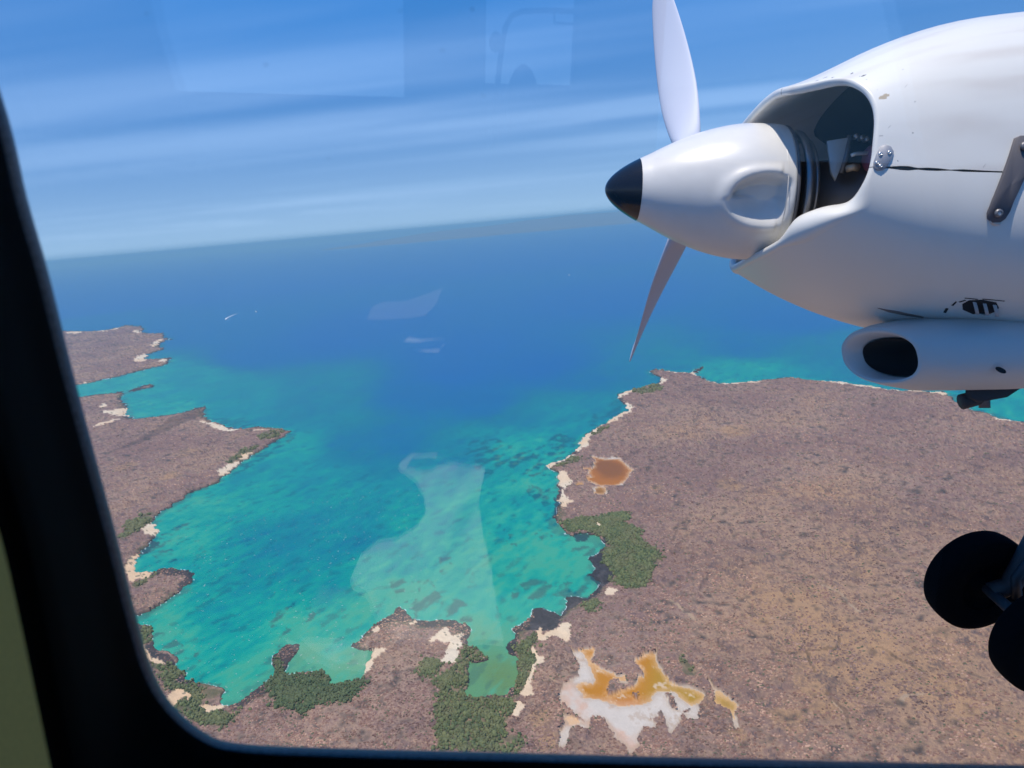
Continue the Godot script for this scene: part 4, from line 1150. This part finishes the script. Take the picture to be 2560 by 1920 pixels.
func passenger() -> void:
	var white := paint(0.93, 0.93, 0.91, 0.9)
	var o := Node3D.new()
	put(o, "person")
	o.basis = Basis(Vector3.RIGHT, -atan(407.0 / 1925.0)) * Basis(Vector3.BACK, -atan(0.09))
	o.position = EYE
	tag(o, "person in a loose white shirt, seen only as a faint mirror image in the window", "person")
	far_seat(o.basis)
	obj("shirt", cloth(SHIRT, false, 0.008), white, o)
	obj("sleeve", cloth(SLEEVE, false, 0.008), white, o)
	obj("collar", cloth(SCARF, true, 0.005), paint(0.45, 0.38, 0.40, 0.9), o)
	var q := Node3D.new()
	put(q, "folded_paper")
	q.basis = o.basis
	q.position = EYE
	tag(q, "small folded white papers mirrored in the window as three pale stripes", "paper")
	for s in SHEETS: obj("leaf", cloth(s, true, 0.004), white, q)

# a seat on the far side: its bent frame, knob and headrest stand dark before the far window
func far_seat(basis_: Basis) -> void:
	var o := Node3D.new()
	put(o, "seat")
	o.basis = basis_
	o.position = EYE
	tag(o, "dark cabin seat with a bent frame, mirrored in the window at top centre", "seat")
	var black := paint(0.01, 0.01, 0.012, 0.8)
	var bar := []
	for p in [[0.052, 0.02], [0.046, 0.120], [0.040, 0.185], [0.035, 0.230], [0.029, 0.264], [0.018, 0.284], [-0.004, 0.293], [-0.052, 0.296], [-0.118, 0.295]]: bar.append(cab(p[0], p[1], 1.1))
	obj("seat_frame", tube(bar, 0.0055, 12), black, o)
	obj("seat_frame", tube([cab(-0.068, 0.297, 1.1), cab(-0.069, 0.273, 1.1), cab(-0.118, 0.272, 1.1)], 0.003, 10), black, o)
	for b in [["knob", 0.048, 0.235, 0.014, 0.020], ["headrest", -0.009, 0.115, 0.034, 0.080]]:
		var rs := []
		for k in 9:
			var t := PI * (k + 0.5) / 9.0
			rs.append(circle(cab(b[1], b[2] + cos(t) * b[4], 1.1), FWD * b[3] * sin(t), LIN * b[3] * sin(t), 20))
		obj(b[0], rings(rs, true, true), black, o)

# ---------------------------------------------------------------- the scene
func _ready() -> void:
	camera_and_light()
	build_ground()
	lay_ground()
	far_island()
	airplane()
	passenger()
	thickets()
	boats()

func camera_and_light() -> void:
	var cam := Camera3D.new()
	put(cam, "camera")
	cam.basis = Basis(Vector3.RIGHT, -atan(407.0 / 1925.0)) * Basis(Vector3.BACK, -atan(0.09))
	cam.position = EYE
	cam.near = 0.03
	cam.far = 250000.0
	var lens := CameraAttributesPhysical.new()
	lens.frustum_focal_length = 17.5 / (960.0 / 1925.0)
	lens.frustum_near = 0.03
	lens.frustum_far = 250000.0
	lens.frustum_focus_distance = 4.0
	lens.exposure_aperture = 17.0
	cam.attributes = lens
	cam.keep_aspect = Camera3D.KEEP_HEIGHT
	cam.fov = rad_to_deg(2.0 * atan(960.0 / 1925.0))
	var sky_mat := ProceduralSkyMaterial.new()
	sky_mat.sky_top_color = lin(0.010, 0.155, 0.49)
	sky_mat.sky_horizon_color = lin(0.25, 0.41, 0.60)
	sky_mat.sky_curve = 0.07
	sky_mat.ground_bottom_color = lin(0.16, 0.17, 0.19)
	sky_mat.ground_horizon_color = lin(0.25, 0.36, 0.50)
	sky_mat.sun_angle_max = 20.0
	sky_mat.sky_cover = clouds()
	sky_mat.sky_cover_modulate = Color(1, 1, 1, 1)
	var env := Environment.new()
	env.background_mode = Environment.BG_SKY
	env.sky = Sky.new()
	env.sky.sky_material = sky_mat
	env.background_energy_multiplier = 1.0
	env.tonemap_mode = Environment.TONE_MAPPER_LINEAR
	env.tonemap_exposure = 1.35
	env.fog_enabled = true
	env.fog_density = 0.00004
	env.fog_light_color = lin(0.40, 0.77, 1.0)
	env.sdfgi_enabled = true
	env.ssao_enabled = true
	env.ssil_enabled = true
	var world := WorldEnvironment.new()
	world.environment = env
	world.name = "world"
	add_child(world)
	var sun := DirectionalLight3D.new()
	sun.light_energy = 1.12
	sun.light_color = Color(1.0, 0.96, 0.895)
	sun.light_angular_distance = 0.5
	sun.shadow_enabled = true
	sun.basis = Basis.looking_at(-Vector3(-0.16, 0.965, 0.20).normalized(), Vector3.FORWARD)
	put(sun, "sun")

# thin streaks of cirrus and a low cloud or two, laid on a sheet high above the sea
func clouds() -> ImageTexture:
	var w := 2048
	var h := 1024
	var im := Image.create_empty(w, h, false, Image.FORMAT_RGBA8)
	im.fill(Color(0.75, 0.72, 0.80, 0.0))
	var n1 := noise(31, 0.045, 6)
	var n2 := noise(32, 0.011, 3)
	var n3 := noise(33, 0.12, 4)
	for y in h / 2 - 2:
		var el := (0.5 - (y + 0.5) / h) * PI
		var dist := 9.0 / (sin(el) + 0.012)
		for x in w:
			var az := (x + 0.5) / w * TAU
			# panorama: the middle column looks along -z
			var dx := -sin(az) * cos(el) * dist
			var dz := cos(az) * cos(el) * dist
			var u := dx * 0.985 + dz * 0.17
			var v := -dx * 0.17 + dz * 0.985
			var f := 1.15 * n1.get_noise_2d(u * 0.16 + 3.0 * n2.get_noise_2d(v, u), v * 0.9) + 0.75 * n2.get_noise_2d(u * 0.6, v) + 0.10
			var a := smoothstep(-0.10, 0.9, f) * 0.155 * (0.45 + 0.75 * smoothstep(-0.25, 0.3, n2.get_noise_2d(u * 0.35 + 70.0, v * 0.35))) * (0.45 + 0.55 * smoothstep(0.32, 0.16, el))
			var veil := 0.10 * exp(-el * 6.0)
			if el < 0.10:
				a *= smoothstep(0.0, 0.06, el)
				# one small cumulus low over the sea, and wisps like it all round
				var c := n3.get_noise_2d(az * 150.0, el * 900.0)
				for bank in [2.653, 0.9, 4.1, 5.2]:
					var e := exp(-pow((az - bank) / 0.020, 2.0) - pow((el - 0.0125) / 0.0050, 2.0))
					a = maxf(a, smoothstep(0.25, 0.9, e * 1.1 + 0.5 * c * e) * 0.85)
			if a + veil > 0.003: im.set_pixel(x, y, Color(0.72, 0.77, 0.80, clampf(a + veil, 0.0, 1.0)))
	return ImageTexture.create_from_image(im)

func ground_paint(rough: float, size: float, lo: float, hi: float, seed_value: int) -> StandardMaterial3D:
	var m := StandardMaterial3D.new()
	m.vertex_color_use_as_albedo = true
	m.vertex_color_is_srgb = true
	m.roughness = rough
	m.albedo_texture = noise_map(noise(seed_value, 0.03, 4), 1024, lo, hi)
	m.uv1_triplanar = true
	m.uv1_world_triplanar = true
	m.uv1_scale = Vector3.ONE / size
	return m

const BEACHES := {10: "long white beach on the far side of the narrow brown point", 11: "curved pale beach on the near side of the narrow brown point", 12: "small tan beach beside the green flat, above the dark rocks", 13: "white sand patch on the low middle isle left of the bay", 14: "scattered white coves along the farthest brown headland at left",
	15: "round tan cove beach at the window's edge, below the small tan beach", 16: "orange tan clearings and beach in the bottom left corner of the bay", 17: "thin pale sand spit at the head of the green lagoon", 18: "broad cream sand patch in the middle of the near shore", 19: "narrow cream sand track beside the lagoon's mangroves",
	20: "long white beach along the near edge of the big brown headland", 21: "white sand pocket beside the round orange pond", 22: "thin white beach along the far edge of the big brown headland"}

func lay_ground() -> void:
	var sea_mat := StandardMaterial3D.new()
	sea_mat.vertex_color_use_as_albedo = true
	sea_mat.vertex_color_is_srgb = true
	sea_mat.roughness = 0.28
	sea_mat.metallic_specular = 0.32
	sea_mat.normal_enabled = true
	sea_mat.normal_texture = noise_map(noise(41, 0.018, 5), 1024, 0, 1, true, 6.0)
	sea_mat.normal_scale = 0.55
	sea_mat.uv1_triplanar = true
	sea_mat.uv1_world_triplanar = true
	sea_mat.uv1_scale = Vector3(1.0 / 140.0, 1.0, 1.0 / 90.0)
	var land_mat := ground_paint(0.95, 60.0, 0.72, 1.0, 42)
	var sand_mat := ground_paint(0.9, 25.0, 0.86, 1.0, 43)
	var pond_mat := StandardMaterial3D.new()
	pond_mat.vertex_color_use_as_albedo = true
	pond_mat.vertex_color_is_srgb = true
	pond_mat.roughness = 0.22
	pond_mat.metallic_specular = 0.15
	var sea := obj("sea", pieces["sea"].mesh(), sea_mat)
	tag(sea, "blue and turquoise sea of the bay, deep offshore and pale over the shoals", "sea", "", "structure")
	var lands := {1: ["headland", "big brown scrub headland on the right that curves round the head of the bay"], 2: ["point", "narrow brown point on the left with beaches and a dark lava scarp"], 3: ["far_headland", "farthest brown headland at upper left, edged with white coves"], 4: ["islet", "tiny dark rock islet between the two points at left"]}
	for k in lands:
		var key := "land_%d" % k
		if pieces.has(key): tag(obj(lands[k][0], pieces[key].mesh(), land_mat), lands[k][1], "islet" if k == 4 else "headland", "", "structure")
	for k in BEACHES:
		var key := "cover_%d" % k
		if pieces.has(key): tag(obj("beach", pieces[key].mesh(), sand_mat), BEACHES[k], "beach", "beaches round the bay", "structure")
	var rest := {30: ["salt_crust", "white salt crust that rims the round orange pond", "salt crust"], 31: ["salt_pond", "round orange brown pond with a ragged white rim near the headland's beach", "pond"], 32: ["salt_pond", "small brown pools just below the round orange pond", "pond"], 33: ["salt_flat", "large white and pink salt flat at the bottom of the view", "salt flat"], 34: ["brine_pool", "bright orange brine over the upper half of the white salt flat", "pond"], 35: ["salt_crust", "thin white rim round the slim yellow pond", "salt crust"], 36: ["brine_pool", "slim yellow orange pond right of the white salt flat", "pond"]}
	for k in rest:
		var key := "cover_%d" % k
		if pieces.has(key): tag(obj(rest[k][0], pieces[key].mesh(), pond_mat if k in [31, 32, 34, 36] else sand_mat), rest[k][1], rest[k][2], "", "structure")
	pieces.clear()
	# the rest of the country: below the aeroplane, behind it and out to the horizon
	var earth := paint(0.25, 0.165, 0.115, 0.95)
	var open_sea := paint(0.003, 0.055, 0.125, 0.3)
	var inner := []
	for rad in [1.0, 250.0, 654.0]: inner.append(arc(rad, 0.0, TAU, 90, 1.5))
	obj("plain", sheet(inner, false), earth).set_meta("kind", "structure")
	var outer := []
	for rad in [654.0, 1500.0, 4000.0, 9000.0]: outer.append(arc(rad, deg_to_rad(43.0), TAU - deg_to_rad(43.0), 120, 1.0))
	obj("ocean", sheet(outer, false), open_sea).set_meta("kind", "structure")
	var wide := []
	for rad in [9000.0, 30000.0, 89250.0]: wide.append(arc(rad, deg_to_rad(43.0), TAU - deg_to_rad(43.0), 120, 0.0))
	obj("ocean", sheet(wide, false), open_sea).set_meta("kind", "structure")

func arc(rad: float, a0: float, a1: float, n: int, y: float) -> PackedVector3Array:
	var out := PackedVector3Array()
	for k in n + 1:
		var a := lerpf(a0, a1, float(k) / n)
		out.append(Vector3(rad * sin(a), y, -rad * cos(a)))
	return out

# a long low volcano across the strait, all but lost in the haze
func far_island() -> void:
	var n := noise(51, 0.00022, 5)
	var rows := []
	for j in 14:
		var row := PackedVector3Array()
		for i in 160:
			var x := lerpf(-9500.0, 30000.0, i / 159.0)
			var t := j / 13.0
			var z := -36000.0 - 9000.0 * t + 900.0 * n.get_noise_2d(x, 0.0)
			var lift := smoothstep(-9500.0, -3500.0, x) * 0.55 + 0.45 * smoothstep(-6000.0, 6000.0, x)
			var h := 600.0 * lift * smoothstep(0.0, 0.85, t) * (1.0 - 0.5 * smoothstep(0.9, 1.0, t)) * (1.0 + 0.16 * n.get_noise_2d(x * 1.7, z))
			row.append(Vector3(x, h - 4.0 if j > 0 else -5.0, z))
		rows.append(row)
	var o := obj("island", sheet(rows, false, false), paint(0.13, 0.115, 0.13, 0.95))
	tag(o, "long low mauve island on the horizon, faded by haze", "island", "", "structure")

# ---------------------------------------------------------------- vegetation
func clump(seed_value: int, flat: float, rough: float) -> ArrayMesh:
	var rng := RandomNumberGenerator.new()
	rng.seed = seed_value
	var rows := []
	for j in [0.0, 0.55, 1.05, 1.57]:
		var ring := PackedVector3Array()
		for i in 7:
			var r := 1.0 + rng.randf_range(-rough, rough)
			var a := TAU * (i + 0.5 * rng.randf()) / 7.0
			ring.append(Vector3(cos(a) * cos(j), sin(j) * flat + (-0.15 if j == 0.0 else 0.0), sin(a) * cos(j)) * r if j < 1.5 else Vector3(0, flat, 0))
		rows.append(ring)
	return sheet(rows, true, true)

func scatter(called: String, mesh: Mesh, places: Array, tints: PackedColorArray, mat: Material, label: String, category: String) -> void:
	var mm := MultiMesh.new()
	mm.transform_format = MultiMesh.TRANSFORM_3D
	mm.use_colors = true
	mm.mesh = mesh
	mm.instance_count = places.size()
	for k in places.size():
		mm.set_instance_transform(k, places[k])
		mm.set_instance_color(k, tints[k])
	mesh.surface_set_material(0, mat)
	var o := MultiMeshInstance3D.new()
	o.multimesh = mm
	put(o, called)
	tag(o, label, category, "", "stuff")

func thickets() -> void:
	var leaf := StandardMaterial3D.new()
	leaf.vertex_color_use_as_albedo = true
	leaf.roughness = 0.9
	var rng := RandomNumberGenerator.new()
	rng.seed = 8
	var gap := noise(71, 0.012, 3)
	var fine := noise(72, 0.05, 2)
	var lanes := noise(73, 0.017, 4)
	var crack := noise(28, 0.014, 4)
	# dry brush: bare grey and mauve bushes, thinner on the tan earth
	var at := {1: [], 2: []}
	var tint := {1: PackedColorArray(), 2: PackedColorArray()}
	var down := 42.0
	while down > 5.0:
		var rad := 600.0 / tan(deg_to_rad(down))
		var step := 0.125
		var drad: float = 600.0 / tan(deg_to_rad(down - step)) - rad
		var az := -42.0
		while az < 42.0:
			var a := deg_to_rad(az + rng.randf_range(-0.06, 0.06))
			var r := rad + drad * rng.randf()
			az += step
			var x := r * sin(a)
			var z := -r * cos(a)
			var g := gap.get_noise_2d(x, z)
			var f := fine.get_noise_2d(x, z)
			var thin := 0.30 * warmth(x, z)
			var lane := absf(lanes.get_noise_2d(x + 10.0 * f, z))
			var gulch := absf(crack.get_noise_2d(x + 14.0 * f, z))
			if rng.randf() > 0.70 + 0.6 * g + 0.5 * f - thin - 0.75 * smoothstep(0.10, 0.02, lane): continue
			look(x, z)
			if s_land < 0.8 or s_id != 0: continue
			var k := 2 if s_mass > 1 else 1
			var s := rng.randf_range(0.6, 1.35) * (0.85 + r * 0.0004)
			var b := Basis(Vector3.UP, rng.randf() * TAU).scaled(Vector3(s * rng.randf_range(0.8, 1.5), s * rng.randf_range(0.7, 1.2), s))
			at[k].append(Transform3D(b, Vector3(x, height(x, z) + 0.1, z)))
			var t := rng.randf()
			var c := Color(0.155, 0.084, 0.070).lerp(Color(0.32, 0.21, 0.17), t * t)
			var wide := gap.get_noise_2d(x * 0.22 + 400.0, z * 0.22)
			c = c.lerp(Color(c.r * 1.55, c.g * 1.50, c.b * 1.30), clampf(0.5 + 1.4 * wide, 0.0, 1.0)) * (0.88 + 0.35 * g) * (1.0 - 0.45 * smoothstep(0.09, 0.0, gulch))
			if rng.randf() < 0.05 + 0.12 * clampf(g, 0.0, 1.0): c = Color(0.10, 0.098, 0.055)
			tint[k].append(c)
		down -= step
	whitecaps()
	scatter("scrub", clump(3, 0.75, 0.3), at[1], tint[1], leaf, "leafless grey mauve scrub all over the big brown headland", "scrub")
	scatter("scrub", clump(3, 0.75, 0.3), at[2], tint[2], leaf, "leafless mauve scrub on the brown points at left", "scrub")
	# mangroves: round green crowns shoulder to shoulder
	var say := {"mangrove_east": "dark green mangrove patch on the right shore beside black creeks", "mangrove_bay": "dense dark green mangrove wood below the small pale lagoon, bottom left of centre", "mangrove_lagoon": "strip of mangroves between the green lagoon and the cream sand track", "mangrove_south": "broad green mangrove thicket left of and below the green lagoon", "mangrove_west": "green thicket in the bottom left corner beside orange clearings", "green_far": "low green bushes dotted behind the beaches"}
	for called in say:
		var places := []
		var cols := PackedColorArray()
		for poly in COVER[called]:
			var lo := Vector2(INF, INF)
			var hi := -lo
			for k in range(0, poly.size(), 2):
				lo = lo.min(Vector2(poly[k], poly[k + 1])); hi = hi.max(Vector2(poly[k], poly[k + 1]))
			var dist := (lo + hi).length() * 0.5
			var step := 2.6 * maxf(1.0, dist / 1100.0)
			var z := lo.y - 15.0
			while z < hi.y + 15.0:
				var x := lo.x - 15.0
				while x < hi.x + 15.0:
					var px := x + rng.randf_range(-1.0, 1.0) * step * 0.5
					var pz := z + rng.randf_range(-1.0, 1.0) * step * 0.5
					x += step
					var blur := 2.0 + 7.0 * absf(fine.get_noise_2d(px, pz))
					if rng.randf() < 0.10: continue
					look(px + rng.randfn(0.0, blur), pz + rng.randfn(0.0, blur))
					if s_id != IDS[called]: continue
					look(px, pz)
					if s_land < 0.35 or s_id >= 10: continue
					var g := gap.get_noise_2d(px * 2.0, pz * 2.0) 
					if called in ["green_far", "mangrove_south", "mangrove_west"] and rng.randf() > (0.42 if called == "green_far" else 0.86) + 1.1 * g: continue
					var s := step * (0.38 + 0.75 * rng.randf() * rng.randf() + 0.12 * rng.randf())
					places.append(Transform3D(Basis(Vector3.UP, rng.randf() * TAU).scaled(Vector3(s, s * rng.randf_range(0.8, 1.5), s)), Vector3(px, maxf(0.0, height(px, pz)) + rng.randf_range(0.4, 1.8), pz)))
					var c := Color(0.055, 0.082, 0.032).lerp(Color(0.145, 0.165, 0.062), rng.randf())
					c = c.lerp(Color(0.150, 0.140, 0.065), clampf(0.2 + 0.7 * g + (0.3 if called == "green_far" else 0.0), 0.0, 0.7))
					if called == "mangrove_bay": c = c.lerp(Color(0.045, 0.080, 0.036), 0.5)
					cols.append(c)
				z += step
		scatter("bushes" if called == "green_far" else "mangrove", clump(5, 0.8, 0.42), places, cols, leaf, say[called], "bushes" if called == "green_far" else "mangrove")

# small breaking crests over the shoals
func whitecaps() -> void:
	var rng := RandomNumberGenerator.new()
	rng.seed = 15
	var crest := []
	for k in 3:
		var row := PackedVector3Array()
		for i in 6:
			var t := i / 5.0
			row.append(Vector3((t - 0.5) * 2.0, 0.25 * sin(PI * t) * (1.0 if k == 1 else 0.0), (k - 1) * 0.35 * sin(PI * t) + 0.2 * sin(t * 3.0)))
		crest.append(row)
	var places := []
	var cols := PackedColorArray()
	var mat := StandardMaterial3D.new()
	mat.vertex_color_use_as_albedo = true
	mat.roughness = 0.9
	while places.size() < 620:
		var r := 900.0 + 900.0 * pow(rng.randf(), 1.6)
		var a := deg_to_rad(rng.randf_range(-36.0, -8.0))
		var x := r * sin(a)
		var z := -r * cos(a)
		look(x, z)
		if s_land > 0.02: continue
		var s := rng.randf_range(0.35, 1.0) * (0.8 + r * 0.0003)
		places.append(Transform3D(Basis(Vector3.UP, 0.5 + rng.randfn(0.0, 0.25)).scaled(Vector3(s * rng.randf_range(0.8, 2.2), 1.0, s)), Vector3(x, 0.12, z)))
		var v := rng.randf_range(0.25, 0.7)
		cols.append(Color(v, v, v))
	scatter("whitecaps", sheet(crest, false, true), places, cols, mat, "small white crests breaking over the turquoise shoals", "whitecaps")

# ---------------------------------------------------------------- boats
func boats() -> void:
	var hullm := paint(0.85, 0.85, 0.85, 0.35)
	var glass := paint(0.03, 0.04, 0.05, 0.2)
	var foam := paint(0.85, 0.87, 0.88, 0.8)
	for b in [[-2236.0, -6955.0, 2.4, 34.0, "white motor yacht with a curling wake, left of the bay's mouth"], [687.0, -7976.0, -0.6, 24.0, "tiny white boat far out on the blue water, right of centre"]]:
		var o := Node3D.new()
		put(o, "motor_yacht")
		tag(o, b[4], "boat", "boats on the bay")
		o.position = Vector3(b[0], 0, b[1])
		o.rotation.y = b[2]
		var l: float = b[3]
		var rs := []
		for p in [[-0.5, 0.13, 0.10], [-0.2, 0.15, 0.11], [0.15, 0.13, 0.12], [0.4, 0.06, 0.14], [0.5, 0.005, 0.155]]:
			rs.append(PackedVector3Array([Vector3(p[0] * l, -0.5, -p[1] * l * 0.7), Vector3(p[0] * l, p[2] * l, -p[1] * l), Vector3(p[0] * l, p[2] * l, p[1] * l), Vector3(p[0] * l, -0.5, p[1] * l * 0.7)]))
		obj("hull", rings(rs, true, true), hullm, o)
		obj("cabin", slab(Vector3(-0.1 * l, 0.16 * l, 0), Vector3(0.26 * l, 0, 0), Vector3(0, 0.05 * l, 0), Vector3(0, 0, 0.10 * l)), hullm, o)
		obj("window", slab(Vector3(-0.1 * l, 0.165 * l, 0), Vector3(0.265 * l, 0, 0), Vector3(0, 0.018 * l, 0), Vector3(0, 0, 0.103 * l)), glass, o)
		obj("flybridge", slab(Vector3(-0.16 * l, 0.235 * l, 0), Vector3(0.14 * l, 0, 0), Vector3(0, 0.025 * l, 0), Vector3(0, 0, 0.08 * l)), hullm, o)
	# the yacht's wake curves away to the left
	var a := PackedVector3Array()
	var c := PackedVector3Array()
	for k in 24:
		var t := k / 23.0
		var p := Vector3(-2318.0 + 90.0 * cos(PI + t * 1.7), 0.35, -6800.0 + 520.0 * sin(t * 1.7) - 180.0)
		var w := 1.5 + 5.0 * sin(t * PI)
		a.append(p + Vector3(w, 0, w)); c.append(p - Vector3(w, 0, w))
	tag(obj("wake", sheet([a, c], false, true), foam), "curved white wake behind the motor yacht", "wake")
